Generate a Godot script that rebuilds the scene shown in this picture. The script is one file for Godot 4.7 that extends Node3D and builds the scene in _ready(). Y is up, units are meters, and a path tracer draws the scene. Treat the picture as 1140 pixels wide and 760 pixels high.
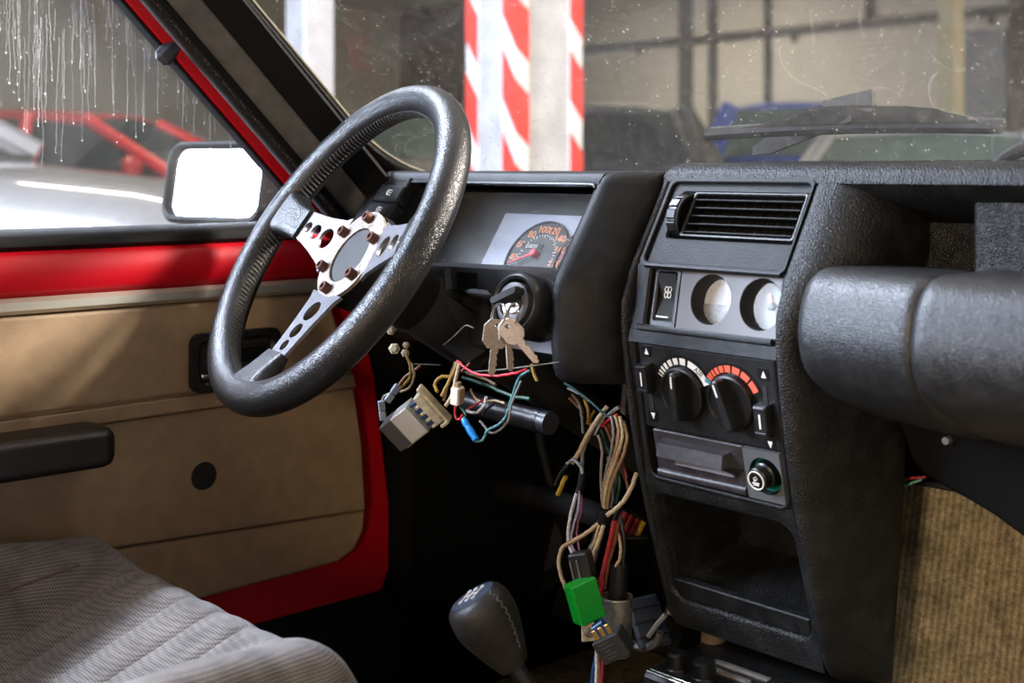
extends Node3D
# A stripped hatchback cabin seen through the open passenger door, parked in a garage.
# Metres, y up. The car points to -z, its driver sits at -x.

const FPX := 1450.0
const EYE := Vector3(0.66, 0.95, 0.70)
const HORIZON := 188.0
var fwd := Vector3(-sin(deg_to_rad(48.0)), 0, -cos(deg_to_rad(48.0)))
var rgt := Vector3(cos(deg_to_rad(48.0)), 0, -sin(deg_to_rad(48.0)))
var M := {}
var taken := {}
var rng := RandomNumberGenerator.new()


# ---------------------------------------------------------------- pixels of the photograph to points on known planes
func ray(px: float, py: float) -> Vector3:
	return fwd + rgt * ((px - 570.0) / FPX) + Vector3.UP * ((HORIZON - py) / FPX)

func atx(px: float, py: float, x: float) -> Vector3:
	var r := ray(px, py)
	return EYE + r * ((x - EYE.x) / r.x)

func aty(px: float, py: float, y: float) -> Vector3:
	var r := ray(px, py)
	return EYE + r * ((y - EYE.y) / r.y)

func atz(px: float, py: float, z: float) -> Vector3:
	var r := ray(px, py)
	return EYE + r * ((z - EYE.z) / r.z)

func atp(px: float, py: float, p0: Vector3, n: Vector3) -> Vector3:
	var r := ray(px, py)
	return EYE + r * ((p0 - EYE).dot(n) / r.dot(n))

func atd(px: float, py: float, depth: float) -> Vector3:
	return EYE + ray(px, py) * depth

func V(x: float, y: float, z: float) -> Vector3:
	return Vector3(x, y, z)


# ---------------------------------------------------------------- mesh building
class MB:
	var v := PackedVector3Array()
	var u := PackedVector2Array()
	var t := Transform3D.IDENTITY

	func tri(a: Vector3, b: Vector3, c: Vector3, ua := Vector2.ZERO, ub := Vector2.ZERO, uc := Vector2.ZERO) -> void:
		if (b - a).cross(c - a).length_squared() < 1e-18:
			return
		v.append(t * a); v.append(t * b); v.append(t * c)
		u.append(ua); u.append(ub); u.append(uc)

	func quad(a: Vector3, b: Vector3, c: Vector3, d: Vector3, ua := Vector2.ZERO, ub := Vector2.ZERO, uc := Vector2.ZERO, ud := Vector2.ZERO) -> void:
		tri(a, b, c, ua, ub, uc)
		tri(a, c, d, ua, uc, ud)

	func done(deg := 38.0) -> ArrayMesh:
		var n := v.size() / 3
		var fn := PackedVector3Array()
		var fu := PackedVector3Array()
		fn.resize(n); fu.resize(n)
		var at := {}
		for i in n:
			var c := (v[i * 3 + 2] - v[i * 3]).cross(v[i * 3 + 1] - v[i * 3])
			fn[i] = c
			fu[i] = c.normalized()
			for k in 3:
				var key := Vector3i((v[i * 3 + k] * 30000.0).round())
				if at.has(key):
					at[key].append(i)
				else:
					at[key] = PackedInt32Array([i])
		var lim := cos(deg_to_rad(deg))
		var nn := PackedVector3Array()
		nn.resize(n * 3)
		for i in n:
			var mine := fu[i]
			for k in 3:
				var key := Vector3i((v[i * 3 + k] * 30000.0).round())
				var s := Vector3.ZERO
				for j in at[key]:
					var d := fu[j].dot(mine)
					if d > lim:
						s += fn[j]
					elif d < -lim:
						s -= fn[j]
				nn[i * 3 + k] = s.normalized() if s.length_squared() > 1e-20 else mine
		var arr := []
		arr.resize(Mesh.ARRAY_MAX)
		arr[Mesh.ARRAY_VERTEX] = v
		arr[Mesh.ARRAY_NORMAL] = nn
		arr[Mesh.ARRAY_TEX_UV] = u
		var m := ArrayMesh.new()
		m.add_surface_from_arrays(Mesh.PRIMITIVE_TRIANGLES, arr)
		return m


func mb(t := Transform3D.IDENTITY) -> MB:
	var b := MB.new()
	b.t = t
	return b

func frame(o: Vector3, x: Vector3, y: Vector3) -> Transform3D:
	var z := x.cross(y).normalized()
	var xx := x.normalized()
	return Transform3D(Basis(xx, z.cross(xx), z), o)

# a frame at O whose z points along N
func facing(o: Vector3, n: Vector3, up := Vector3.UP) -> Transform3D:
	var z := n.normalized()
	var x := up.cross(z).normalized()
	return Transform3D(Basis(x, z.cross(x), z), o)

func box(b: MB, c: Vector3, s: Vector3, bev := 0.0) -> void:
	var h := s * 0.5
	var e := minf(bev, minf(h.x, minf(h.y, h.z)) * 0.98)
	if e <= 0.0:
		for ax in 3:
			for sg in [-1.0, 1.0]:
				var n := Vector3.ZERO; n[ax] = sg
				var p := Vector3.ZERO; p[(ax + 1) % 3] = 1.0
				var q := Vector3.ZERO; q[(ax + 2) % 3] = 1.0
				b.quad(c + (n + p + q) * h, c + (n + p - q) * h, c + (n - p - q) * h, c + (n - p + q) * h)
		return
	var inn := h - Vector3(e, e, e)
	for ax in 3:
		var a1 := (ax + 1) % 3
		var a2 := (ax + 2) % 3
		for sg in [-1.0, 1.0]:
			var pts := []
			for k in [[1, 1], [1, -1], [-1, -1], [-1, 1]]:
				var p := Vector3.ZERO
				p[ax] = sg * h[ax]; p[a1] = k[0] * inn[a1]; p[a2] = k[1] * inn[a2]
				pts.append(c + p)
			b.quad(pts[0], pts[1], pts[2], pts[3])
		for s1 in [-1.0, 1.0]:
			for s2 in [-1.0, 1.0]:
				var q := []
				for k in [[0, -1], [0, 1], [1, 1], [1, -1]]:
					var p := Vector3.ZERO
					p[ax] = k[1] * inn[ax]
					p[a1] = s1 * (h[a1] if k[0] == 0 else inn[a1])
					p[a2] = s2 * (inn[a2] if k[0] == 0 else h[a2])
					q.append(c + p)
				b.quad(q[0], q[1], q[2], q[3])
	for sx in [-1.0, 1.0]:
		for sy in [-1.0, 1.0]:
			for sz in [-1.0, 1.0]:
				b.tri(c + V(sx * h.x, sy * inn.y, sz * inn.z), c + V(sx * inn.x, sy * h.y, sz * inn.z), c + V(sx * inn.x, sy * inn.y, sz * h.z))

func rrect(cx: float, cy: float, w: float, h: float, r: float, n := 5) -> PackedVector2Array:
	var out := PackedVector2Array()
	r = minf(r, minf(w, h) * 0.499)
	for k in 4:
		var ccx := cx + (w * 0.5 - r) * (1.0 if k == 0 or k == 3 else -1.0)
		var ccy := cy + (h * 0.5 - r) * (1.0 if k < 2 else -1.0)
		for i in n + 1:
			var a := (k + float(i) / n) * PI * 0.5
			out.append(Vector2(ccx + cos(a) * r, ccy + sin(a) * r))
	return out

func circle(cx: float, cy: float, r: float, n := 32, ry := -1.0) -> PackedVector2Array:
	var out := PackedVector2Array()
	for i in n:
		var a := TAU * i / n
		out.append(Vector2(cx + cos(a) * r, cy + sin(a) * (r if ry < 0.0 else ry)))
	return out

func inset(poly: PackedVector2Array, d: float) -> PackedVector2Array:
	var out := PackedVector2Array()
	var n := poly.size()
	var sgn := 1.0 if not Geometry2D.is_polygon_clockwise(poly) else -1.0
	for i in n:
		var a := (poly[i] - poly[(i + n - 1) % n]).normalized()
		var c := (poly[(i + 1) % n] - poly[i]).normalized()
		var na := Vector2(-a.y, a.x) * sgn
		var nc := Vector2(-c.y, c.x) * sgn
		var m := na + nc
		var l := m.length()
		if l < 0.2:
			out.append(poly[i] + na * d)
		else:
			m /= l
			out.append(poly[i] + m * (d / maxf(0.4, m.dot(na))))
	return out

func p3(p: Vector2, z: float) -> Vector3:
	return Vector3(p.x, p.y, z)

# a polygon in the local xy plane, extruded from z0 to z1, with a chamfer BEV round the face at z1
func prism(b: MB, poly: PackedVector2Array, z0: float, z1: float, bev := 0.0, back := true) -> void:
	var n := poly.size()
	var top := inset(poly, bev) if bev > 0.0 else poly
	var dir := signf(z1 - z0)
	var zs := z1 - bev * dir
	var idx := Geometry2D.triangulate_polygon(top)
	for i in range(0, idx.size(), 3):
		b.tri(p3(top[idx[i]], z1), p3(top[idx[i + 1]], z1), p3(top[idx[i + 2]], z1))
	if back:
		idx = Geometry2D.triangulate_polygon(poly)
		for i in range(0, idx.size(), 3):
			b.tri(p3(poly[idx[i]], z0), p3(poly[idx[i + 1]], z0), p3(poly[idx[i + 2]], z0))
	for i in n:
		var j := (i + 1) % n
		b.quad(p3(poly[i], z0), p3(poly[j], z0), p3(poly[j], zs), p3(poly[i], zs))
		if bev > 0.0:
			b.quad(p3(poly[i], zs), p3(poly[j], zs), p3(top[j], z1), p3(top[i], z1))

# a flat ring between two loops of equally many points, with walls; BEV rounds the inner rim
func ring(b: MB, outer: PackedVector2Array, inner: PackedVector2Array, z0: float, z1: float, bev := 0.0) -> void:
	var n := outer.size()
	var inn2 := inner
	if bev > 0.0:
		inn2 = inset(inner, -bev)
	for i in n:
		var j := (i + 1) % n
		b.quad(p3(outer[i], z1), p3(outer[j], z1), p3(inn2[j], z1), p3(inn2[i], z1))
		if bev > 0.0:
			b.quad(p3(inn2[i], z1), p3(inn2[j], z1), p3(inner[j], z1 - bev), p3(inner[i], z1 - bev))
		b.quad(p3(inner[i], z1 - bev), p3(inner[j], z1 - bev), p3(inner[j], z0), p3(inner[i], z0))
		b.quad(p3(outer[i], z0), p3(outer[j], z0), p3(outer[j], z1), p3(outer[i], z1))
		b.quad(p3(outer[i], z0), p3(outer[j], z0), p3(inner[j], z0), p3(inner[i], z0))

# a convex cell with a round hole in it
func holed(b: MB, cell: PackedVector2Array, c: Vector2, r: float, z0: float, z1: float, wall := true, seg := 28) -> void:
	var angs := []
	for i in seg:
		angs.append(TAU * i / seg)
	for p in cell:
		angs.append(fposmod((p - c).angle(), TAU))
	angs.sort()
	var ins := PackedVector2Array()
	var outs := PackedVector2Array()
	for a in angs:
		var d := Vector2(cos(a), sin(a))
		ins.append(c + d * r)
		var best := 10.0
		for i in cell.size():
			var h = Geometry2D.segment_intersects_segment(c, c + d * 5.0, cell[i], cell[(i + 1) % cell.size()])
			if h != null:
				best = minf(best, c.distance_to(h))
		if best > 9.0:
			best = r * 1.2
		outs.append(c + d * best)
	var n := ins.size()
	for i in n:
		var j := (i + 1) % n
		b.quad(p3(outs[i], z1), p3(outs[j], z1), p3(ins[j], z1), p3(ins[i], z1))
		b.quad(p3(outs[i], z0), p3(outs[j], z0), p3(ins[j], z0), p3(ins[i], z0))
		b.quad(p3(ins[i], z0), p3(ins[j], z0), p3(ins[j], z1), p3(ins[i], z1))
		if wall:
			b.quad(p3(outs[i], z0), p3(outs[j], z0), p3(outs[j], z1), p3(outs[i], z1))

# profile of (radius, height along z) turned about the local z axis
func lathe(b: MB, prof: Array, seg := 32) -> void:
	for i in seg:
		var a := TAU * i / seg
		var c := TAU * (i + 1) / seg
		for k in prof.size() - 1:
			var p: Vector2 = prof[k]
			var q: Vector2 = prof[k + 1]
			b.quad(V(cos(a) * p.x, sin(a) * p.x, p.y), V(cos(c) * p.x, sin(c) * p.x, p.y), V(cos(c) * q.x, sin(c) * q.x, q.y), V(cos(a) * q.x, sin(a) * q.x, q.y))

func loft(b: MB, rings: Array, closed := true, caps := true) -> void:
	var m: int = rings[0].size()
	for i in rings.size() - 1:
		for j in (m if closed else m - 1):
			var k := (j + 1) % m
			b.quad(rings[i][j], rings[i][k], rings[i + 1][k], rings[i + 1][j])
	if caps and closed:
		for e in [0, rings.size() - 1]:
			var mid := Vector3.ZERO
			for p in rings[e]:
				mid += p
			mid /= m
			for j in m:
				b.tri(mid, rings[e][j], rings[e][(j + 1) % m])

func smooth_path(pts: Array, per := 6, closed := false) -> Array:
	var out := []
	var n := pts.size()
	if n < 3:
		return pts
	for i in (n if closed else n - 1):
		var p0: Vector3 = pts[(i + n - 1) % n] if closed or i > 0 else pts[0]
		var p1: Vector3 = pts[i]
		var p2: Vector3 = pts[(i + 1) % n]
		var p3_: Vector3 = pts[(i + 2) % n] if closed or i + 2 < n else pts[n - 1]
		for k in per:
			out.append(p1.cubic_interpolate(p2, p0, p3_, float(k) / per))
	if not closed:
		out.append(pts[n - 1])
	return out

func tube(b: MB, pts: Array, r: float, seg := 8, closed := false, r_end := -1.0, flat := 1.0) -> void:
	var n := pts.size()
	var rings := []
	var up := Vector3.ZERO
	for i in n:
		var d: Vector3
		if closed:
			d = (pts[(i + 1) % n] - pts[(i + n - 1) % n]).normalized()
		else:
			d = (pts[mini(i + 1, n - 1)] - pts[maxi(i - 1, 0)]).normalized()
		if up == Vector3.ZERO:
			up = (Vector3.UP if absf(d.y) < 0.9 else Vector3.RIGHT)
		up = (up - d * up.dot(d)).normalized()
		var side := d.cross(up)
		var rr := r if r_end < 0.0 else lerpf(r, r_end, float(i) / (n - 1))
		var ringp := PackedVector3Array()
		for k in seg:
			var a := TAU * k / seg
			ringp.append(pts[i] + up * (cos(a) * rr * flat) + side * (sin(a) * rr))
		rings.append(ringp)
	if closed:
		rings.append(rings[0])
	loft(b, rings, true, not closed)

func sheet(b: MB, fn: Callable, nu: int, nv: int) -> void:
	var g := []
	for i in nu + 1:
		var row := PackedVector3Array()
		for j in nv + 1:
			row.append(fn.call(float(i) / nu, float(j) / nv))
		g.append(row)
	for i in nu:
		for j in nv:
			b.quad(g[i][j], g[i][j + 1], g[i + 1][j + 1], g[i + 1][j], Vector2(float(i) / nu, float(j) / nv), Vector2(float(i) / nu, float(j + 1) / nv), Vector2(float(i + 1) / nu, float(j + 1) / nv), Vector2(float(i + 1) / nu, float(j) / nv))


# ---------------------------------------------------------------- objects
func numbered(called: String) -> String:
	if not taken.has(called):
		taken[called] = 0
		return called
	taken[called] += 1
	return "%s_%03d" % [called, taken[called]]

func origin_of(n: Node) -> Vector3:
	var s := Vector3.ZERO
	while n != self and n is Node3D:
		s += n.position
		n = n.get_parent()
	return s

func tag(o: Node, label: String, category: String, group := "", kind := "") -> void:
	if label: o.set_meta("label", label)
	if category: o.set_meta("category", category)
	if group: o.set_meta("group", group)
	if kind: o.set_meta("kind", kind)

func thing(called: String, label: String, category: String, at := Vector3.ZERO, group := "") -> Node3D:
	var o := Node3D.new()
	o.name = numbered(called)
	add_child(o)
	o.position = at
	tag(o, label, category, group)
	return o

# one named mesh; the vertices are world positions
func obj(called: String, m: Mesh, material: Material, parent: Node = null, label := "") -> MeshInstance3D:
	var o := MeshInstance3D.new()
	o.mesh = m
	o.material_override = null
	for s in m.get_surface_count():
		o.set_surface_override_material(s, material)
	if parent == null:
		o.name = numbered(called)
		add_child(o)
	else:
		o.name = called
		o.position = -origin_of(parent)
		parent.add_child(o, true)
	if label: o.set_meta("label", label)
	return o

func struct(called: String, m: Mesh, material: Material, label := "") -> MeshInstance3D:
	var o := obj(called, m, material)
	o.set_meta("kind", "structure")
	if label: o.set_meta("label", label)
	return o

func text(called: String, words: String, height: float, t: Transform3D, material: Material, parent: Node) -> MeshInstance3D:
	var tm := TextMesh.new()
	var font := SystemFont.new()
	font.font_names = PackedStringArray(["Droid Sans"])
	tm.font = font
	tm.text = words
	tm.font_size = 64
	tm.pixel_size = height / 64.0 * 1.35
	tm.depth = 0.0003
	tm.curve_step = 4.0
	var o := MeshInstance3D.new()
	o.mesh = tm
	o.set_surface_override_material(0, material)
	o.name = called
	parent.add_child(o, true)
	o.transform = Transform3D(t.basis, t.origin - origin_of(parent))
	return o


# ---------------------------------------------------------------- materials
func noise_tex(type: int, freq: float, seed_: int, size := 512, oct := 4, ramp: Array = [], normal := false, bump := 8.0) -> NoiseTexture2D:
	var n := FastNoiseLite.new()
	n.noise_type = type
	n.seed = seed_
	n.frequency = freq
	n.fractal_octaves = oct
	if type == FastNoiseLite.TYPE_CELLULAR:
		n.cellular_return_type = FastNoiseLite.RETURN_DISTANCE2_SUB
		n.fractal_type = FastNoiseLite.FRACTAL_NONE
	var t := NoiseTexture2D.new()
	t.width = size
	t.height = size
	t.seamless = true
	t.generate_mipmaps = false
	t.noise = n
	if normal:
		t.as_normal_map = true
		t.bump_strength = bump
	if ramp.size():
		var g := Gradient.new()
		var offs := PackedFloat32Array()
		var cols := PackedColorArray()
		for r in ramp:
			offs.append(r[0]); cols.append(r[1])
		g.offsets = offs
		g.colors = cols
		t.color_ramp = g
	return t

func mat(col: Color, rough: float, metal := 0.0, o := {}) -> StandardMaterial3D:
	var m := StandardMaterial3D.new()
	m.albedo_color = col
	m.roughness = rough
	m.metallic = metal
	if o.has("spec"): m.metallic_specular = o.spec
	if o.has("grain"):
		m.normal_enabled = true
		m.normal_texture = o.grain
		m.normal_scale = o.get("gs", 0.5)
	if o.has("tex"):
		m.albedo_texture = o.tex
	if o.has("bump"):
		m.heightmap_enabled = true
		m.heightmap_texture = o.bump
		m.heightmap_scale = o.get("bs", 0.1)
	if o.has("rt"):
		m.roughness_texture = o.rt
	if o.has("us"):
		m.uv1_triplanar = true
		m.uv1_world_triplanar = o.get("world", false)
		var s: float = o.us
		m.uv1_scale = Vector3(s, s, s) if not o.has("us3") else o.us3
	if o.has("mottle"):
		m.detail_enabled = true
		m.detail_albedo = o.mottle
		m.detail_blend_mode = BaseMaterial3D.BLEND_MODE_MUL
		m.detail_uv_layer = BaseMaterial3D.DETAIL_UV_2
		m.uv2_triplanar = true
		var s2: float = o.get("ms", 4.0)
		m.uv2_scale = Vector3(s2, s2, s2)
	if o.has("coat"):
		m.clearcoat_enabled = true
		m.clearcoat = o.coat
		m.clearcoat_roughness = o.get("cr", 0.05)
	if o.has("rim"):
		m.rim_enabled = true
		m.rim = o.rim
		m.rim_tint = 0.5
	return m

func grey(v: float, tint := Color(1, 1, 1)) -> Color:
	return Color(v * tint.r, v * tint.g, v * tint.b)

# rows of small knots, a knitted upholstery: height in a 128-pixel tile
func weave_image(n: int, rows: int, cols: int, lo: Color, hi: Color) -> ImageTexture:
	var im := Image.create(n, n, false, Image.FORMAT_RGB8)
	var r := RandomNumberGenerator.new()
	r.seed = 11
	for y in n:
		for x in n:
			var row := float(y) / n * rows
			var col := float(x) / n * cols + (0.5 if int(row) % 2 else 0.0)
			var h := absf(sin(row * PI)) * (0.55 + 0.45 * absf(sin(col * PI)))
			h = clampf(h * 0.9 + r.randf() * 0.16, 0.0, 1.0)
			im.set_pixel(x, y, lo.lerp(hi, h))
	return ImageTexture.create_from_image(im)

# tufts in columns, a worn loop carpet
func carpet_image(n: int, cols: int, lo: Color, hi: Color) -> ImageTexture:
	var im := Image.create(n, n, false, Image.FORMAT_RGB8)
	var r := RandomNumberGenerator.new()
	r.seed = 23
	var f := FastNoiseLite.new()
	f.frequency = 0.035
	f.seed = 5
	for y in n:
		for x in n:
			var wob := f.get_noise_2d(x * 2.0, y * 0.6) * 1.2
			var h := 0.5 + 0.16 * sin((float(x) / n * cols) * TAU + wob) + 0.6 * (r.randf() - 0.5) + 0.4 * f.get_noise_2d(x * 1.5, y * 2.5)
			im.set_pixel(x, y, lo.lerp(hi, clampf(h, 0.0, 1.0)))
	return ImageTexture.create_from_image(im)

func dust_film_image(w: int, h: int, base: float, specks: int, scratches: int, seed_: int, swirl := false) -> ImageTexture:
	var im := Image.create(w, h, false, Image.FORMAT_RGBA8)
	var r := RandomNumberGenerator.new()
	r.seed = seed_
	var f := FastNoiseLite.new()
	f.seed = seed_
	f.frequency = 0.006
	f.fractal_octaves = 5
	for y in h:
		for x in w:
			var a := base * (1.0 + 0.45 * f.get_noise_2d(x, y) + 0.7 * f.get_noise_2d(x * 9.0, y * 9.0))
			im.set_pixel(x, y, Color(0.86, 0.85, 0.8, clampf(a, 0.0, 1.0)))
	for i in specks:
		var x := r.randi_range(0, w - 3)
		var y := r.randi_range(0, h - 3)
		var a := r.randf_range(0.15, 0.75) * r.randf_range(0.4, 1.0)
		var c := Color(0.92, 0.91, 0.86, a)
		im.set_pixel(x, y, c)
		if r.randf() < 0.25:
			im.set_pixel(x + 1, y, c)
			if r.randf() < 0.4:
				im.set_pixel(x, y + 1, c); im.set_pixel(x + 1, y + 1, c)
	for i in scratches:
		var p := Vector2(r.randf() * w, r.randf() * h)
		var d := Vector2.from_angle(r.randf() * TAU)
		var bend := r.randf_range(-0.05, 0.05)
		var a := r.randf_range(0.1, 0.28)
		for k in r.randi_range(8, 50):
			if p.x >= 0 and p.y >= 0 and p.x < w and p.y < h:
				im.set_pixelv(Vector2i(p), Color(0.92, 0.91, 0.86, a))
			p += d
			d = d.rotated(bend)
	if swirl:
		# finger-wiped arcs low on the driver's side
		for i in 26:
			var c := Vector2(w * r.randf_range(0.03, 0.11), h * r.randf_range(0.05, 0.24))
			var rad := r.randf_range(6.0, 24.0)
			var a0 := r.randf() * TAU
			for k in int(rad * 4.0):
				var an := a0 + k * 0.5 / rad
				var q := Vector2i(c + Vector2(cos(an) * 1.6, sin(an)) * rad)
				if q.x >= 0 and q.y >= 0 and q.x < w and q.y < h:
					im.set_pixelv(q, Color(0.92, 0.91, 0.86, 0.24))
	return ImageTexture.create_from_image(im)

# dried runs of dirty water on the side glass
func runs_image(w: int, h: int) -> ImageTexture:
	var im := Image.create(w, h, false, Image.FORMAT_RGBA8)
	im.fill(Color(0.85, 0.87, 0.88, 0.05))
	var r := RandomNumberGenerator.new()
	r.seed = 77
	var f := FastNoiseLite.new()
	f.seed = 4
	f.frequency = 0.012
	for y in h:
		for x in w:
			var a := 0.025 + 0.03 * f.get_noise_2d(x * 1.0, y * 0.4)
			im.set_pixel(x, y, Color(0.85, 0.87, 0.88, clampf(a, 0.0, 1.0)))
	for i in 190:
		var x := r.randf_range(0, w)
		var y := r.randf_range(-20, h * 0.3)
		var l := r.randf_range(25, 170) * (1.0 if r.randf() < 0.7 else 1.5)
		var a := r.randf_range(0.10, 0.42)
		var wid := 1 if r.randf() < 0.8 else 2
		for k in int(l):
			x += r.randf_range(-0.35, 0.35)
			var yy := int(y) + k
			for q in wid:
				var xx := int(x) + q
				if xx >= 0 and xx < w and yy >= 0 and yy < h:
					im.set_pixel(xx, yy, Color(0.9, 0.92, 0.94, a * (0.5 + r.randf() * 0.6)))
		drop(im, Vector2(x, y + l), r.randf_range(0.7, 1.5), r.randf_range(0.25, 0.7))
	for i in 500:
		drop(im, Vector2(r.randf() * w, r.randf() * r.randf() * h * 0.75), r.randf_range(0.5, 1.2), r.randf_range(0.15, 0.6))
	return ImageTexture.create_from_image(im)

func drop(im: Image, c: Vector2, rad: float, a: float) -> void:
	for y in range(int(c.y - rad * 1.5) - 1, int(c.y + rad * 1.5) + 2):
		for x in range(int(c.x - rad) - 1, int(c.x + rad) + 2):
			if x < 0 or y < 0 or x >= im.get_width() or y >= im.get_height():
				continue
			var d := Vector2((x - c.x) / rad, (y - c.y) / (rad * 1.4)).length()
			if d < 1.0:
				im.set_pixel(x, y, Color(0.93, 0.94, 0.95, a))

func film(t: Texture2D) -> StandardMaterial3D:
	var m := StandardMaterial3D.new()
	m.transparency = BaseMaterial3D.TRANSPARENCY_ALPHA
	m.albedo_color = Color(1, 1, 1, 1)
	m.albedo_texture = t
	m.roughness = 0.9
	m.metallic_specular = 0.1
	m.cull_mode = BaseMaterial3D.CULL_DISABLED
	m.texture_repeat = false
	m.backlight_enabled = true
	m.backlight = Color(0.5, 0.5, 0.5)
	return m

func pane(col: Color, rough := 0.02) -> StandardMaterial3D:
	var m := StandardMaterial3D.new()
	m.transparency = BaseMaterial3D.TRANSPARENCY_ALPHA
	m.albedo_color = col
	m.roughness = rough
	m.cull_mode = BaseMaterial3D.CULL_DISABLED
	return m

func glow(col: Color, e: float) -> StandardMaterial3D:
	var m := StandardMaterial3D.new()
	m.albedo_color = Color(0.9, 0.9, 0.9)
	m.emission_enabled = true
	m.emission = col
	m.emission_energy_multiplier = e
	return m

func make_materials() -> void:
	var S := FastNoiseLite.TYPE_SIMPLEX_SMOOTH
	var cell := noise_tex(FastNoiseLite.TYPE_CELLULAR, 0.055, 3, 512, 1, [], true, 10.0)
	var fine := noise_tex(S, 0.09, 9, 512, 3, [], true, 6.0)
	var blot := noise_tex(S, 0.012, 21, 512, 5, [[0.0, Color(0.62, 0.62, 0.62)], [0.5, Color(0.86, 0.86, 0.86)], [1.0, Color(1, 1, 1)]])
	var dusty := noise_tex(S, 0.02, 31, 512, 5, [[0.0, Color(0.55, 0.55, 0.56)], [0.45, Color(0.7, 0.7, 0.7)], [0.75, Color(0.9, 0.9, 0.88)], [1.0, Color(1, 1, 1)]])
	var scuff := noise_tex(S, 0.03, 41, 512, 5, [[0.0, Color(0.75, 0.75, 0.75)], [0.6, Color(0.9, 0.9, 0.9)], [0.8, Color(1, 1, 1)]])
	var soft := noise_tex(S, 0.02, 91, 512, 4, [[0.0, Color(0.88, 0.88, 0.88)], [1.0, Color(1, 1, 1)]])
	M.blot = blot
	M.dash = mat(grey(0.14, Color(0.97, 1.0, 1.02)), 0.48, 0.0, {"grain": cell, "gs": 0.6, "us": 14.0, "mottle": dusty, "ms": 3.0, "spec": 0.38})
	M.dash_smooth = mat(grey(0.13, Color(0.97, 1.0, 1.03)), 0.5, 0.0, {"grain": cell, "gs": 0.2, "us": 18.0, "mottle": dusty, "ms": 4.0, "spec": 0.32})
	M.bolster = mat(grey(0.16, Color(0.98, 1.0, 1.03)), 0.43, 0.0, {"grain": cell, "gs": 0.42, "us": 18.0, "mottle": dusty, "ms": 5.0})
	M.plastic = mat(grey(0.115, Color(0.98, 1.0, 1.03)), 0.4, 0.0, {"grain": fine, "gs": 0.15, "us": 20.0, "mottle": dusty, "ms": 6.0})
	M.grey_panel = mat(grey(0.34, Color(1.0, 0.98, 0.98)), 0.5, 0.0, {"grain": fine, "gs": 0.1, "us": 30.0})
	M.brown_plastic = mat(Color(0.245, 0.225, 0.235), 0.42, 0.0, {"grain": fine, "gs": 0.12, "us": 24.0, "mottle": dusty, "ms": 7.0})
	M.gloss_black = mat(grey(0.065), 0.32, 0.0, {"mottle": scuff, "ms": 8.0})
	M.matt_black = mat(grey(0.085), 0.75)
	M.rubber = mat(grey(0.06), 0.66, 0.0, {"spec": 0.28, "grain": fine, "gs": 0.3, "us": 20.0})
	M.flock = mat(grey(0.07), 0.95, 0.0, {"grain": fine, "gs": 1.0, "us": 60.0, "rim": 0.8})
	M.leather = mat(grey(0.095, Color(0.98, 1.0, 1.04)), 0.35, 0.0, {"grain": cell, "gs": 0.5, "us": 20.0, "mottle": scuff, "ms": 8.0, "spec": 0.5})
	M.thread = mat(grey(0.3), 0.8)
	M.alu = mat(Color(0.56, 0.56, 0.58), 0.42, 0.75, {"grain": fine, "gs": 0.12, "us": 40.0, "mottle": scuff, "ms": 14.0})
	var rusty := noise_tex(S, 0.03, 51, 512, 5, [[0.0, Color(0.40, 0.24, 0.16)], [0.22, Color(0.66, 0.50, 0.40)], [0.32, Color(0.92, 0.89, 0.86)], [1.0, Color(1, 1, 1)]])
	M.alu_rusty = mat(Color(0.62, 0.60, 0.58), 0.48, 0.5, {"tex": rusty, "us": 12.0})
	var rust2 := noise_tex(S, 0.05, 61, 512, 4, [[0.0, Color(0.16, 0.08, 0.06)], [0.6, Color(0.34, 0.2, 0.15)], [1.0, Color(0.56, 0.4, 0.32)]])
	M.rust = mat(Color(1, 1, 1), 0.6, 0.35, {"tex": rust2, "us": 40.0})
	M.hubcap = mat(grey(0.22), 0.55, 0.0, {"grain": fine, "gs": 0.5, "us": 30.0, "mottle": scuff, "ms": 20.0})
	M.chrome = mat(Color(0.82, 0.81, 0.78), 0.22, 0.95)
	M.satin = mat(Color(0.80, 0.79, 0.74), 0.36, 0.8, {"grain": fine, "gs": 0.06, "us": 30.0})
	M.red_paint = mat(Color(0.66, 0.02, 0.09), 0.45, 0.0, {"spec": 0.3, "coat": 0.12, "cr": 0.08, "grain": fine, "gs": 0.03, "us": 6.0})
	M.vinyl = mat(Color(0.62, 0.52, 0.40), 0.5, 0.0, {"grain": cell, "gs": 0.12, "us": 18.0, "mottle": soft, "ms": 3.0})
	M.vinyl_thread = mat(Color(0.62, 0.53, 0.40), 0.7)
	M.pillar_cloth = mat(grey(0.38, Color(1.0, 1.0, 0.98)), 0.85, 0.0, {"grain": fine, "gs": 0.4, "us": 40.0, "mottle": blot, "ms": 5.0})
	var weave := weave_image(256, 24, 24, Color(0.30, 0.30, 0.30), Color(1, 1, 1))
	M.seat = mat(Color(0.67, 0.64, 0.62), 0.92, 0.0, {"tex": weave, "bump": weave, "bs": 0.12, "us": 18.0, "mottle": blot, "ms": 4.0, "rim": 0.3})
	M.seat_thread = mat(Color(0.40, 0.34, 0.30), 0.9)
	var carpet := carpet_image(256, 22, Color(0.50, 0.45, 0.37), Color(1.0, 0.97, 0.9))
	M.carpet = mat(Color(0.80, 0.765, 0.67), 0.95, 0.0, {"tex": carpet, "bump": carpet, "bs": 0.25, "us": 7.0, "mottle": blot, "ms": 5.0})
	M.felt = mat(grey(0.06), 0.95, 0.0, {"spec": 0.15, "grain": fine, "gs": 0.5, "us": 12.0})
	M.white_print = mat(Color(0.88, 0.88, 0.86), 0.5)
	M.red_print = mat(Color(0.86, 0.36, 0.26), 0.5)
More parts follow.
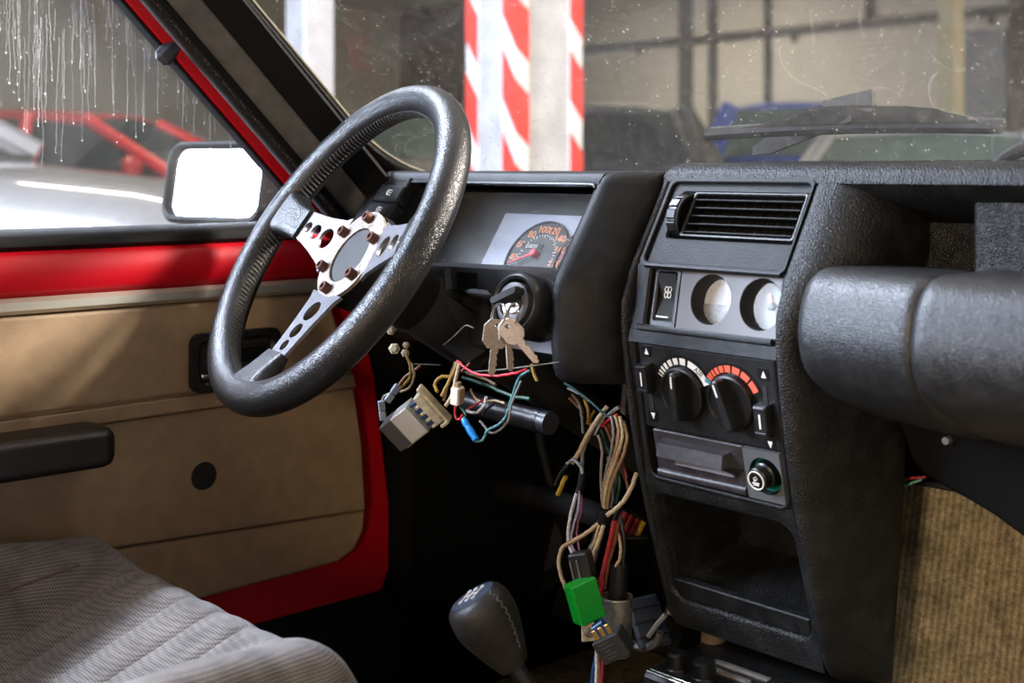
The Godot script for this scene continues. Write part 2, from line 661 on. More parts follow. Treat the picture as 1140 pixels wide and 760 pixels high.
	M.blue_print = mat(Color(0.24, 0.52, 0.58), 0.5)
	M.orange_print = mat(Color(0.92, 0.56, 0.34), 0.5)
	M.dial_face = mat(grey(0.16), 0.5)
	M.dial_red = mat(Color(0.48, 0.10, 0.22), 0.5)
	M.reflection_grey = mat(Color(0.56, 0.57, 0.61), 0.45)  # pale tone stands for light reflected by the instrument lens
	M.mask_dark = mat(grey(0.075, Color(0.95, 1.0, 1.1)), 0.5)  # dark tone also holds the shadow over the left of the instruments
	M.needle = mat(Color(0.90, 0.20, 0.26), 0.4)
	M.gauge_face = mat(Color(0.84, 0.86, 0.89), 0.7, 0.0, {"mottle": soft, "ms": 30.0})
	M.gauge_face2 = mat(Color(0.62, 0.68, 0.71), 0.7, 0.0, {"mottle": soft, "ms": 24.0})
	M.key_metal = mat(Color(0.76, 0.70, 0.64), 0.36, 0.75, {"grain": fine, "gs": 0.9, "us": 40.0, "mottle": scuff, "ms": 26.0})
	M.steel = mat(Color(0.62, 0.62, 0.62), 0.32, 0.9, {"mottle": scuff, "ms": 20.0})
	M.dull_steel = mat(Color(0.62, 0.60, 0.57), 0.42, 0.75, {"mottle": blot, "ms": 20.0})
	M.relay_silver = mat(Color(0.78, 0.78, 0.76), 0.45, 0.3, {"grain": cell, "gs": 0.4, "us": 40.0})
	M.relay_dark = mat(Color(0.27, 0.26, 0.27), 0.5)
	M.cream = mat(Color(0.80, 0.76, 0.64), 0.5, 0.0, {"mottle": blot, "ms": 20.0})
	M.off_white = mat(Color(0.86, 0.84, 0.78), 0.5)
	M.conn_grey = mat(Color(0.58, 0.62, 0.67), 0.5)
	M.blue_terminal = mat(Color(0.22, 0.32, 0.52), 0.35, 0.5)
	M.blue_plastic = mat(Color(0.06, 0.46, 0.74), 0.35)
	M.navy_plastic = mat(Color(0.05, 0.22, 0.42), 0.4)
	M.green_plastic = mat(Color(0.03, 0.56, 0.14), 0.34, 0.0, {"mottle": scuff, "ms": 20.0})
	M.brass = mat(Color(0.76, 0.60, 0.30), 0.4, 0.8)
	M.knob_leather = mat(Color(0.16, 0.15, 0.14), 0.42, 0.0, {"grain": cell, "gs": 0.3, "us": 26.0, "mottle": blot, "ms": 14.0, "spec": 0.35})
	M.teal_ring = mat(Color(0.05, 0.40, 0.34), 0.3)  # flat teal colour of the lighter ring
	M.glass = pane(Color(1, 1, 1, 0.018))
	M.side_glass = pane(Color(0.92, 0.95, 0.95, 0.012))
	M.gauge_lens = pane(Color(1, 1, 1, 0.012), 0.1)
	M.gauge_lens.metallic_specular = 0.2
	M.headlining = mat(Color(0.22, 0.21, 0.20), 0.95)  # out of view; dark grey chosen to hold down bounced light
	M.lens = pane(Color(1, 1, 1, 0.012), 0.05)
	M.windscreen_dust = film(dust_film_image(1400, 512, 0.05, 9000, 130, 8, true))
	M.side_runs = film(runs_image(640, 400))
	M.lens_dust = film(dust_film_image(512, 256, 0.03, 500, 40, 14))
	M.mirror = mat(Color(0.93, 0.94, 0.95), 0.02, 1.0)
	M.mirror_film = film(dust_film_image(256, 160, 0.10, 500, 20, 19))  # pale speckled film, put in for the glare haze on the mirror
	M.wiper_dust = mat(grey(0.20, Color(1.0, 0.98, 0.9)), 0.8, 0.0, {"mottle": dusty, "ms": 14.0})
	# garage
	var conc := noise_tex(S, 0.01, 71, 512, 5, [[0.0, Color(0.86, 0.86, 0.86)], [1.0, Color(1, 1, 1)]])
	M.concrete = mat(Color(0.50, 0.49, 0.47), 0.6, 0.0, {"mottle": conc, "ms": 0.4})
	M.plaster = mat(Color(0.74, 0.72, 0.67), 0.85)
	M.ceiling = mat(Color(0.72, 0.71, 0.68), 0.9)
	M.pillar_white = mat(Color(0.70, 0.70, 0.70), 0.7, 0.0, {"mottle": conc, "ms": 1.0})
	M.guard_white = mat(Color(0.78, 0.775, 0.76), 0.5)
	M.guard_red = mat(Color(0.78, 0.20, 0.16), 0.5)
	M.iron = mat(Color(0.30, 0.29, 0.28), 0.6, 0.2)
	M.cream_paint = mat(Color(0.82, 0.77, 0.62), 0.45)
	M.door_grey = mat(Color(0.46, 0.48, 0.50), 0.5)
	M.tyre = mat(grey(0.09), 0.85)
	M.dark_glass = mat(Color(0.10, 0.13, 0.14), 0.06, 0.0, {"spec": 0.6})
	M.pale_glass = mat(Color(0.36, 0.43, 0.40), 0.08, 0.0, {"spec": 0.7})
	M.lamp_lens = mat(Color(0.9, 0.9, 0.88), 0.1, 0.3)
	M.tube_glow = glow(Color(1.0, 0.95, 0.86), 5.0)
	M.soft_glow = glow(Color(0.86, 0.93, 1.0), 6.0)
	M.warm_glow = glow(Color(1.0, 0.96, 0.9), 6.0)
	M.dim_glow = glow(Color(1.0, 0.92, 0.8), 3.0)
	M.white_metal = mat(Color(0.85, 0.85, 0.84), 0.5)

func paint(c: Color) -> StandardMaterial3D:
	return mat(c, 0.35, 0.0, {"coat": 1.0, "cr": 0.04})

func wire_mat(c: Color) -> StandardMaterial3D:
	return mat(c, 0.48, 0.0, {"mottle": M.blot, "ms": 40.0})


# ---------------------------------------------------------------- garage
func boxmesh(c: Vector3, s: Vector3, bev := 0.0) -> ArrayMesh:
	var b := mb()
	box(b, c, s, bev)
	return b.done(30.0)

const FRONT := -11.3

func build_garage() -> void:
	struct("floor", boxmesh(V(-4.5, -0.1, -2.5), V(23, 0.2, 19)), M.concrete, "grey concrete garage floor")
	struct("ceiling", boxmesh(V(-4.5, 3.4, -2.5), V(23, 0.2, 19)), M.ceiling, "pale garage ceiling")
	struct("wall_front", boxmesh(V(-4.5, 1.65, FRONT), V(23, 3.5, 0.2)), M.plaster, "pale plastered garage wall with dark rails")
	struct("wall_left", boxmesh(V(-15.1, 1.65, -2.5), V(0.2, 3.5, 18)), M.plaster, "pale garage wall beyond the red car")
	struct("wall_right", boxmesh(V(6.1, 1.65, -2.5), V(0.2, 3.5, 18)), M.plaster, "pale garage wall")
	struct("wall_back", boxmesh(V(-4.5, 1.65, 6.3), V(23, 3.5, 0.2)), M.plaster, "pale garage wall")
	# dark steel rails and uprights on the front wall
	var yr := atz(850, 36, FRONT + 0.15).y
	var t := thing("wall_rail", "dark horizontal steel rail running along the pale garage wall", "rail", V(-5, yr, FRONT + 0.15))
	obj("rail", boxmesh(V(-5, yr, FRONT + 0.16), V(17, 0.075, 0.06), 0.01), M.iron, t)
	for k in 7:
		obj("bracket", boxmesh(V(-12.5 + k * 2.3, yr - 0.06, FRONT + 0.13), V(0.05, 0.14, 0.06), 0.006), M.iron, t)
	var ups := [[762, 0.16, M.iron, "dark wide steel upright on the pale wall above the dark car"], [792, 0.08, M.iron, "dark slim steel upright on the pale wall above the blue car"], [853, 0.05, M.iron, "thin dark conduit running down the pale wall"], [966, 0.045, M.iron, "thin dark conduit stub above the rail on the pale wall"]]
	for u in ups:
		var p := atz(u[0], 100, FRONT + 0.17)
		var tall: float = 3.3 if u[0] < 900 else 3.3 - yr
		var o := obj("wall_upright", boxmesh(V(p.x, 3.3 - tall * 0.5, FRONT + 0.15), V(u[1], tall, 0.09), 0.006), u[2])
		tag(o, u[3], "upright", "", "")
	# concrete pillar with striped corner guards
	var c := atd(574, 188, 5.0)
	var wx := 0.27
	var wz := 0.34
	var pil := thing("striped_pillar", "white concrete pillar with red and white striped corner guards", "pillar", V(c.x - wx * 0.5, 0, c.z - wz * 0.5))
	obj("shaft", boxmesh(V(c.x - wx * 0.5, 1.65, c.z - wz * 0.5), V(wx, 3.3, wz), 0.01), M.pillar_white, pil)
	var g := 0.058
	for cor in [[0, 0], [1, 0], [0, 1], [1, 1]]:
		var cx: float = c.x - wx * cor[0]
		var cz: float = c.z - wz * cor[1]
		var sx := 1.0 if cor[0] == 0 else -1.0
		var sz := 1.0 if cor[1] == 0 else -1.0
		var b := mb()
		box(b, V(cx - sx * g * 0.5, 1.2, cz + sz * 0.006), V(g + 0.024, 2.3, 0.012), 0.002)
		box(b, V(cx + sx * 0.006, 1.2, cz - sz * g * 0.5), V(0.012, 2.3, g + 0.0), 0.002)
		var gd := obj("corner_guard", b.done(), M.guard_white, pil)
		# each red stripe runs diagonally round the corner
		for k in 7:
			var y0 := 0.12 + k * 0.325
			var st := mb()
			var e := 0.0135
			var hh := 0.2
			var rise := 0.13
			var pts := [V(cx - sx * (g + 0.004), y0 + rise, cz + sz * e), V(cx + sx * e, y0, cz + sz * e), V(cx + sx * e, y0 - 0.06, cz - sz * (g + 0.002))]
			if cor[0] == 1 and cor[1] == 0 or cor[0] == 0 and cor[1] == 1:
				pts = [V(cx - sx * (g + 0.004), y0 - rise * 0.5, cz + sz * e), V(cx + sx * e, y0 + rise * 0.35, cz + sz * e), V(cx + sx * e, y0 + rise, cz - sz * (g + 0.002))]
			for i in 2:
				st.quad(pts[i], pts[i + 1], pts[i + 1] + V(0, hh, 0), pts[i] + V(0, hh, 0))
				var nrm := V(0, 0, -sz * 0.0012) if i == 0 else V(-sx * 0.0012, 0, 0)
				st.quad(pts[i] + nrm, pts[i + 1] + nrm, pts[i + 1] + V(0, hh, 0) + nrm, pts[i] + V(0, hh, 0) + nrm)
				st.quad(pts[i], pts[i + 1], pts[i + 1] + nrm, pts[i] + nrm)
				st.quad(pts[i] + V(0, hh, 0), pts[i + 1] + V(0, hh, 0), pts[i + 1] + nrm + V(0, hh, 0), pts[i] + nrm + V(0, hh, 0))
			obj("stripe", st.done(), M.guard_red, gd)
	# cream steel post and the grey door beside it
	var q := atd(1059, 188, 10.6)
	var po := thing("cream_post", "cream painted square steel post in front of the grey door", "post", V(q.x, 0, q.z))
	obj("shaft", boxmesh(V(q.x, 1.65, q.z), V(0.15, 3.3, 0.15), 0.008), M.cream_paint, po)
	obj("base_plate", boxmesh(V(q.x, 0.008, q.z), V(0.2, 0.016, 0.2), 0.003), M.iron, po)
	var d := atz(1090, 100, FRONT + 0.15)
	var dr := obj("door_1", boxmesh(V(d.x, 1.15, FRONT + 0.14), V(0.55, 2.3, 0.07), 0.01), M.door_grey)
	dr.set_meta("kind", "structure")
	var d2 := atz(1150, 100, FRONT + 0.15)
	obj("trim_1", boxmesh(V(d2.x + 0.1, 1.6, FRONT + 0.13), V(0.7, 3.2, 0.05), 0.01), mat(Color(0.34, 0.28, 0.24), 0.7)).set_meta("kind", "structure")
	# pale post seen past the mirror-side pillar
	var w := atd(345, 188, 5.4)
	var wp := thing("pale_post", "pale square post beyond the driver's windscreen corner", "post", V(w.x, 0, w.z))
	obj("shaft", boxmesh(V(w.x, 1.65, w.z), V(0.15, 3.3, 0.15), 0.01), M.pillar_white, wp)
	obj("base_plate", boxmesh(V(w.x, 0.01, w.z), V(0.3, 0.02, 0.3), 0.004), M.iron, wp)
	# brown roller door on the front wall behind it
	var r0 := atz(300, 60, FRONT + 0.15)
	obj("door_2", boxmesh(V(-14.3, 2.52, FRONT + 0.13), V(1.5, 1.7, 0.08), 0.01), mat(Color(0.36, 0.25, 0.21), 0.7)).set_meta("kind", "structure")

func unseen_ceiling_lamp(at: Vector3, along_x: bool, e: float, label: String, col := Color(1.0, 0.95, 0.87)) -> void:  # a lamp out of view under the ceiling, placed for its light
	var t := thing("unseen_ceiling_lamp", label, "lamp", at, "unseen lamps under the garage ceiling")
	var s := V(1.5, 0.06, 0.24) if along_x else V(0.24, 0.06, 1.5)
	obj("housing", boxmesh(at + V(0, -0.03, 0), s, 0.01), M.white_metal, t)
	for k in [-1.0, 1.0]:
		var b := mb()
		var off := V(0, -0.08, k * 0.06) if along_x else V(k * 0.06, -0.08, 0)
		var half := V(0.7, 0, 0) if along_x else V(0, 0, 0.7)
		tube(b, [at + off - half, at + off + half], 0.016, 12)
		obj("unseen_tube", b.done(), M.tube_glow, t)
	var l := AreaLight3D.new()
	l.name = "unseen_lamp_light"
	l.area_size = Vector2(1.4, 0.2) if along_x else Vector2(0.2, 1.4)
	l.area_range = 30.0
	l.light_energy = e
	l.light_color = col
	l.shadow_enabled = true
	t.add_child(l)
	l.position = V(0, -0.11, 0)
	l.rotation_degrees = Vector3(-90, 0, 0)

func unseen_softbox(at: Vector3, to: Vector3, w: float, h: float, e: float, col: Color, glowing: Material, label: String) -> void:  # a lamp on a stand, out of view, aimed at the cabin
	var t := thing("unseen_softbox", label, "lamp", V(at.x, 0, at.z))
	var f := facing(at, to - at)
	var b := mb(f)
	var o := rrect(0, 0, w, h, 0.02)
	ring(b, o, rrect(0, 0, w - 0.03, h - 0.03, 0.02), -0.1, 0.0)
	loft(b, [r3(o, -0.1), r3(rrect(0, 0, 0.24, 0.24, 0.05), -0.5)], true, true)
	obj("hood", b.done(), M.matt_black, t)
	b = mb(f)
	prism(b, rrect(0, 0, w - 0.03, h - 0.03, 0.02), -0.03, -0.025)
	obj("unseen_diffuser", b.done(), glowing, t)
	b = mb()
	var k := at + f.basis.z * -0.45
	tube(b, [V(k.x, 0.5, k.z), k], 0.016, 12)
	for i in 3:
		var a := TAU * i / 3.0
		tube(b, [V(k.x, 0.55, k.z), V(k.x + cos(a) * 0.5, 0.012, k.z + sin(a) * 0.5)], 0.012, 8)
	obj("stand", b.done(), M.matt_black, t)
	var l := AreaLight3D.new()
	l.name = "unseen_softbox_light"
	l.area_size = Vector2(w - 0.05, h - 0.05)
	l.area_range = 30.0
	l.light_energy = e
	l.light_color = col
	l.shadow_enabled = true
	t.add_child(l)
	l.transform = Transform3D(Basis(f.basis.x, f.basis.y, f.basis.z).rotated(f.basis.y, PI), at + f.basis.z * 0.01 - t.position)

func r3(p: PackedVector2Array, z: float) -> PackedVector3Array:
	var out := PackedVector3Array()
	for q in p:
		out.append(Vector3(q.x, q.y, z))
	return out

# a parked hatchback: nose to local +x
func parked_car(at: Vector3, yaw: float, paint_: Material, glass: Material, label: String, sc := 1.0, roof_h := 1.39) -> void:
	var t := thing("parked_car", label, "car", at, "cars parked in the garage")
	var T := Transform3D(Basis(Vector3.UP, yaw) * Basis.from_scale(V(1, sc, 1)), at)
	var secs := [[-1.86, 0.5, 0.86, 0.70], [-1.80, 0.28, 0.93, 0.76], [-1.45, 0.24, 0.95, 0.81], [-0.4, 0.22, 0.95, 0.83], [0.75, 0.22, 0.94, 0.83], [0.95, 0.22, 0.90, 0.82], [1.5, 0.24, 0.84, 0.79], [1.85, 0.27, 0.76, 0.74], [1.97, 0.35, 0.66, 0.66], [2.0, 0.45, 0.58, 0.60]]
	var b := mb(T)
	var rings := []
	for s in secs:
		var r := PackedVector3Array()
		var n := 24
		for i in n:
			var a := TAU * i / n
			var cx := signf(cos(a)) * pow(absf(cos(a)), 0.45)
			var cy := signf(sin(a)) * pow(absf(sin(a)), 0.45)
			r.append(V(s[0], (s[1] + s[2]) * 0.5 + cy * (s[2] - s[1]) * 0.5, cx * s[3]))
		rings.append(r)
	loft(b, rings)
	obj("body", b.done(50.0), paint_, t)
	# roof
	b = mb(T)
	rings = []
	for k in 7:
		var x := lerpf(-1.5, 0.12, k / 6.0)
		var sag := 0.05 * pow(absf(k / 3.0 - 1.0), 2.0)
		var r := PackedVector3Array()
		for z in [-0.58, -0.5, -0.3, 0.0, 0.3, 0.5, 0.58]:
			r.append(V(x, roof_h - sag - 0.06 * pow(absf(z) / 0.58, 3.0), z))
		for z in [0.58, 0.0, -0.58]:
			r.append(V(x, roof_h - sag - 0.09, z))
		rings.append(r)
	loft(b, rings)
	obj("roof", b.done(40.0), paint_, t)
	# pillars
	var yt := roof_h - 0.10
	var yb := 0.92
	for s in [-1.0, 1.0]:
		var foot := [V(0.82, yb, 0.74 * s), V(-0.22, yb, 0.80 * s), V(-1.15, yb, 0.79 * s), V(-1.78, yb, 0.68 * s)]
		var head := [V(0.12, yt, 0.55 * s), V(-0.30, yt + 0.03, 0.57 * s), V(-1.05, yt + 0.03, 0.57 * s), V(-1.5, yt, 0.55 * s)]
		for k in 4:
			b = mb(T)
			tube(b, [foot[k], head[k]], 0.045 if k != 2 else 0.10, 8)
			obj("window_pillar", b.done(), paint_, t)
		for k in 3:
			b = mb(T)
			var inn := V(0, 0, -0.012 * s)
			b.quad(foot[k] + inn, foot[k + 1] + inn, head[k + 1] + inn, head[k] + inn)
			b.quad(foot[k] + inn * 1.5, foot[k + 1] + inn * 1.5, head[k + 1] + inn * 1.5, head[k] + inn * 1.5)
			obj("side_window", b.done(), glass, t)
	b = mb(T)
	loft(b, [PackedVector3Array([V(0.82, yb, -0.72), V(0.9, yb, 0.0), V(0.82, yb, 0.72)]), PackedVector3Array([V(0.12, yt, -0.54), V(0.17, yt + 0.03, 0.0), V(0.12, yt, 0.54)])], false)
	obj("windscreen", b.done(), glass, t)
	b = mb(T)
	b.quad(V(-1.80, yb, -0.68), V(-1.80, yb, 0.68), V(-1.5, yt, 0.54), V(-1.5, yt, -0.54))
	obj("rear_window", b.done(), glass, t)
	for s in [-1.0, 1.0]:
		b = mb(T)
		box(b, V(1.9, 0.64, 0.5 * s), V(0.12, 0.13, 0.26), 0.03)
		obj("headlight", b.done(), M.lamp_lens, t)
		b = mb(T)
		box(b, V(0.62, 0.97, 0.88 * s), V(0.10, 0.12, 0.16), 0.03)
		obj("door_mirror", b.done(), paint_, t)
		for x in [-1.2, 1.22]:
			b = mb(T * Transform3D(Basis.IDENTITY, V(x, 0.29, 0.74 * s)))
			lathe(b, [Vector2(0.0, 0.09 * s), Vector2(0.17, 0.085 * s), Vector2(0.19, 0.07 * s), Vector2(0.2, 0.09 * s), Vector2(0.27, 0.085 * s), Vector2(0.29, 0.06 * s), Vector2(0.29, -0.08 * s), Vector2(0.2, -0.09 * s), Vector2(0.0, -0.09 * s)], 28)
			obj("wheel", b.done(), M.tyre, t)
	b = mb(T)
	box(b, V(1.93, 0.36, 0), V(0.16, 0.16, 1.3), 0.05)
	obj("front_bumper", b.done(), paint_, t)


# ---------------------------------------------------------------- the car's own shell
func glass_z(x: float, y: float) -> float:
	return -0.217 + 1.03 * (y - 0.937) - 0.13 * (1.0 - (x / 0.58) * (x / 0.58))

func on_glass(px: float, py: float, out := 0.0) -> Vector3:
	var z := -0.3
	var p := Vector3.ZERO
	for i in 25:
		p = atz(px, py, z)
		z = lerpf(z, glass_z(clampf(p.x, -0.58, 0.58), p.y) - out, 0.7)
	return p

# a bar of rectangular section W (along the car) by D (across) that runs up the windscreen's rake
func raked(b: MB, x0: float, x1: float, z_low: float, w: float, y0: float, y1: float, bev := 0.004, turn := 0.0) -> void:
	var rings := []
	for y in [y0, y1]:
		var z: float = z_low + 1.0 * (y - 0.93)
		var r := PackedVector3Array()
		for q in rrect((x0 + x1) * 0.5, 0.0, x1 - x0, w, bev, 3):
			r.append(V(q.x - turn * q.y, y, z + q.y))
		rings.append(r)
	loft(b, rings)

func build_body() -> void:
	var t := thing("hatchback_car", "red hatchback shell around the stripped cabin, its windscreen dusty", "car", V(0, 0, 0.5))
	var b := mb()
	# roof, with a curved skin
	sheet(b, func(u, v): return V(lerpf(-0.56, 0.56, u), 1.345 + 0.05 * (1.0 - pow(2.0 * u - 1.0, 2.0)), lerpf(0.19, 1.75, v)), 10, 6)
	obj("roof_skin", b.done(), M.red_paint, t)
	b = mb()
	sheet(b, func(u, v): return V(lerpf(-0.56, 0.56, u), 1.32 + 0.05 * (1.0 - pow(2.0 * u - 1.0, 2.0)), lerpf(0.19, 1.75, v)), 10, 6)
	box(b, V(0, 1.345, 0.2), V(1.1, 0.04, 0.07), 0.01)
	obj("headlining", b.done(), M.headlining, t)
	b = mb()
	box(b, V(0, 0.27, 0.55), V(1.36, 0.04, 2.7))
	obj("floor_pan", b.done(), M.carpet, t)
	b = mb()
	box(b, V(0, 0.6, -0.68), V(1.36, 0.72, 0.03))
	box(b, V(0, 0.92, -0.56), V(1.36, 0.03, 0.28))
	obj("firewall", b.done(), M.felt, t)
	b = mb()
	loft(b, [tun(-0.66, 0.13, 0.46), tun(-0.2, 0.11, 0.43), tun(0.3, 0.09, 0.36), tun(1.6, 0.09, 0.36)])
	obj("tunnel", b.done(), M.carpet, t, "carpeted transmission tunnel")
	for s in [-1.0, 1.0]:
		b = mb()
		box(b, V(0.660 * s, 0.33, 0.35), V(0.09, 0.21, 1.5), 0.02)
		obj("sill", b.done(), M.rubber, t)
		b = mb()
		box(b, V(0.63 * s, 0.6, -0.47), V(0.06, 0.66, 0.42), 0.01)
		obj("kick_panel", b.done(), M.felt, t)
		b = mb()
		box(b, V(0.69 * s, 0.55, -0.95), V(0.05, 0.62, 1.25), 0.02)
		obj("front_wing", b.done(), M.red_paint, t)
		b = mb()
		box(b, V(0.67 * s, 0.58, 1.42), V(0.06, 0.62, 0.72), 0.02)
		loft(b, [rect_xz(0.65 * s, 0.04, 0.86, 0.12, 0.86), rect_xz(0.57 * s, 0.04, 0.86, 0.10, 1.345)])
		loft(b, [rect_xz(0.65 * s, 0.04, 1.62, 0.20, 0.86), rect_xz(0.57 * s, 0.04, 1.66, 0.20, 1.345)])
		obj("rear_quarter", b.done(), M.red_paint, t)
		b = mb()
		tube(b, [V(0.575 * s, 1.335, 0.2), V(0.575 * s, 1.345, 1.0), V(0.57 * s, 1.335, 1.75)], 0.022, 8)
		obj("roof_rail", b.done(), M.red_paint, t)
	b = mb()
	raked(b, 0.57, 0.62, -0.12, 0.09, 0.80, 1.345)
	obj("windscreen_pillar", b.done(), M.red_paint, t)
	b = mb()
	sheet(b, func(u, v): return V(lerpf(-0.66, 0.66, u), 0.875 + 0.03 * (1.0 - pow(2.0 * u - 1.0, 2.0)) - 0.12 * v * v, lerpf(-0.48, -1.6, v)), 8, 6)
	sheet(b, func(u, v): return V(lerpf(-0.66, 0.66, u), 0.86 + 0.03 * (1.0 - pow(2.0 * u - 1.0, 2.0)) - 0.12 * v * v, lerpf(-0.48, -1.6, v)), 8, 6)
	obj("bonnet", b.done(), M.red_paint, t)
	b = mb()
	box(b, V(0, 0.55, -1.6), V(1.34, 0.4, 0.06), 0.02)
	obj("nose_panel", b.done(), M.red_paint, t)
	b = mb()
	box(b, V(0, 0.58, 1.8), V(1.34, 0.62, 0.05), 0.02)
	obj("tailgate", b.done(), M.red_paint, t)
	b = mb()
	b.quad(V(-0.6, 0.89, 1.8), V(0.6, 0.89, 1.8), V(0.52, 1.33, 1.76), V(-0.52, 1.33, 1.76))
	b.quad(V(-0.6, 0.89, 1.804), V(0.6, 0.89, 1.804), V(0.52, 1.33, 1.764), V(-0.52, 1.33, 1.764))
	obj("rear_window", b.done(), M.glass, t)
	for s in [-1.0, 1.0]:
		for z in [-1.15, 1.35]:
			b = mb(frame(V(0.62 * s, 0.285, z), V(0, 0, -1), V(0, 1, 0)))
			lathe(b, [Vector2(0, -0.08), Vector2(0.19, -0.08), Vector2(0.27, -0.075), Vector2(0.285, -0.05), Vector2(0.285, 0.05), Vector2(0.27, 0.075), Vector2(0.19, 0.08), Vector2(0, 0.08)], 24)
			obj("wheel", b.done(), M.tyre, t)
	b = mb()
	box(b, V(-0.652, 0.6, -0.36), V(0.022, 0.62, 0.34), 0.004)
	obj("door_post", b.done(), M.rubber, t)
	# driver's side windscreen pillar and its trim
	var p := thing("windscreen_post_trim", "grey cloth windscreen post trim with black rubber edges", "post trim", V(-0.59, 0.86, -0.2))
	b = mb()
	raked(b, -0.645, -0.606, -0.160, 0.055, 0.80, 1.345)
	obj("post_core", b.done(), M.red_paint, p)
	b = mb()
	raked(b, -0.604, -0.567, -0.145, 0.036, 0.86, 1.345, 0.011, 0.8)
	obj("cloth_trim", b.done(), M.pillar_cloth, p)
	b = mb()
	raked(b, -0.618, -0.583, -0.123, 0.016, 0.86, 1.345, 0.006, 0.8)
	obj("inner_edge", b.done(), M.rubber, p)
	b = mb()
	raked(b, -0.602, -0.545, -0.176, 0.048, 0.86, 1.345, 0.014, 0.8)
	obj("outer_edge", b.done(), M.rubber, p)
	# flocked door seal
	b = mb()
	var pts := []
	for k in 13:
		var y := lerpf(0.865, 1.33, k / 12.0)
		pts.append(V(-0.592, y, -0.118 + 1.0 * (y - 0.93)))
	tube(b, smooth_path(pts, 4), 0.0085, 10)
	# its pile of short fibres
	var fz := mb()
	var rr := RandomNumberGenerator.new()
	rr.seed = 5
	for k in 2000:
		var y := rr.randf_range(0.90, 1.2)
		var z := -0.118 + 1.0 * (y - 0.93)
		var a := rr.randf_range(0.2, 2.6)
		var d := V(cos(a) * 0.6 + 0.4, 0.3 * sin(a), sin(a)).normalized()
		var o := V(-0.592, y, z) + d * 0.007
		var w := V(0, 0.0006, 0.0006)
		fz.tri(o - w, o + w, o + d * 0.006 + V(0, rr.randf_range(-0.002, 0.002), 0))
	var ws := obj("door_weatherstrip", b.done(), M.flock)
	tag(ws, "black flocked door seal running down beside the grey pillar trim", "seal")
	var fo := obj("pile", fz.done(), mat(grey(0.45), 0.9), ws)
	fo.set_meta("kind", "stuff")
	# windscreen
	var w := thing("windscreen", "dusty curved windscreen with scratches and specks of dirt", "windscreen", V(0, 0.93, -0.3))
	b = mb()
	sheet(b, func(u, v): return gp(u, v, 0.0), 28, 10)
	obj("glass", b.done(60.0), M.glass, w)
	b = mb()
	sheet(b, func(u, v): return gp(u, v, 0.003), 28, 10)
	obj("dust", b.done(60.0), M.windscreen_dust, w, "film of dust, specks and wiped arcs")
	b = mb()
	var edge := []
	for k in 9:
		edge.append(seal_pt(-0.577, lerpf(1.33, 1.0, k / 8.0)))
	for k in range(1, 8):
		var a := PI + PI * 0.5 * k / 8.0
		edge.append(seal_pt(-0.517 + cos(a) * 0.06, 0.992 + sin(a) * 0.06))
	for k in 17:
		edge.append(seal_pt(lerpf(-0.51, 0.52, k / 16.0), 0.930))
	edge.append(seal_pt(0.577, 0.99))
	edge.append(seal_pt(0.577, 1.33))
	tube(b, edge, 0.013, 10)
	obj("rubber_seal", b.done(60.0), M.rubber, w)
	b = mb()
	var inner := []
	for k in 9:
		inner.append(seal_pt(-0.560, lerpf(1.33, 1.0, k / 8.0)))
	for k in range(1, 8):
		var a := PI + PI * 0.5 * k / 8.0
		inner.append(seal_pt(-0.506 + cos(a) * 0.054, 0.997 + sin(a) * 0.054))
	for k in 8:
		inner.append(seal_pt(lerpf(-0.50, -0.1, k / 7.0), 0.942))
	tube(b, inner, 0.0022, 8)
	obj("glass_edge", b.done(60.0), mat(Color(0.46, 0.44, 0.38), 0.8), w, "dusty lip of the rubber seal")

func gp(u: float, v: float, inward: float) -> Vector3:
	var x := lerpf(-0.575, 0.575, u)
	var y := lerpf(0.925, 1.345, v)
	return V(x, y, glass_z(x, y) + inward)

func seal_pt(x: float, y: float) -> Vector3:
	return V(x, y, glass_z(x, y) + 0.002)

func tun(z: float, w: float, top: float) -> PackedVector3Array:
	var r := PackedVector3Array()
	for p in [[-w - 0.04, 0.28], [-w, 0.28 + (top - 0.28) * 0.6], [-w * 0.8, top - 0.02], [-w * 0.4, top], [w * 0.4, top], [w * 0.8, top - 0.02], [w, 0.28 + (top - 0.28) * 0.6], [w + 0.04, 0.28]]:
		r.append(V(p[0] - 0.02, p[1], z))
	return r

func rect_xz(x: float, wx: float, z: float, wz: float, y: float) -> PackedVector3Array:
	return PackedVector3Array([V(x - wx * 0.5, y, z - wz * 0.5), V(x + wx * 0.5, y, z - wz * 0.5), V(x + wx * 0.5, y, z + wz * 0.5), V(x - wx * 0.5, y, z + wz * 0.5)])

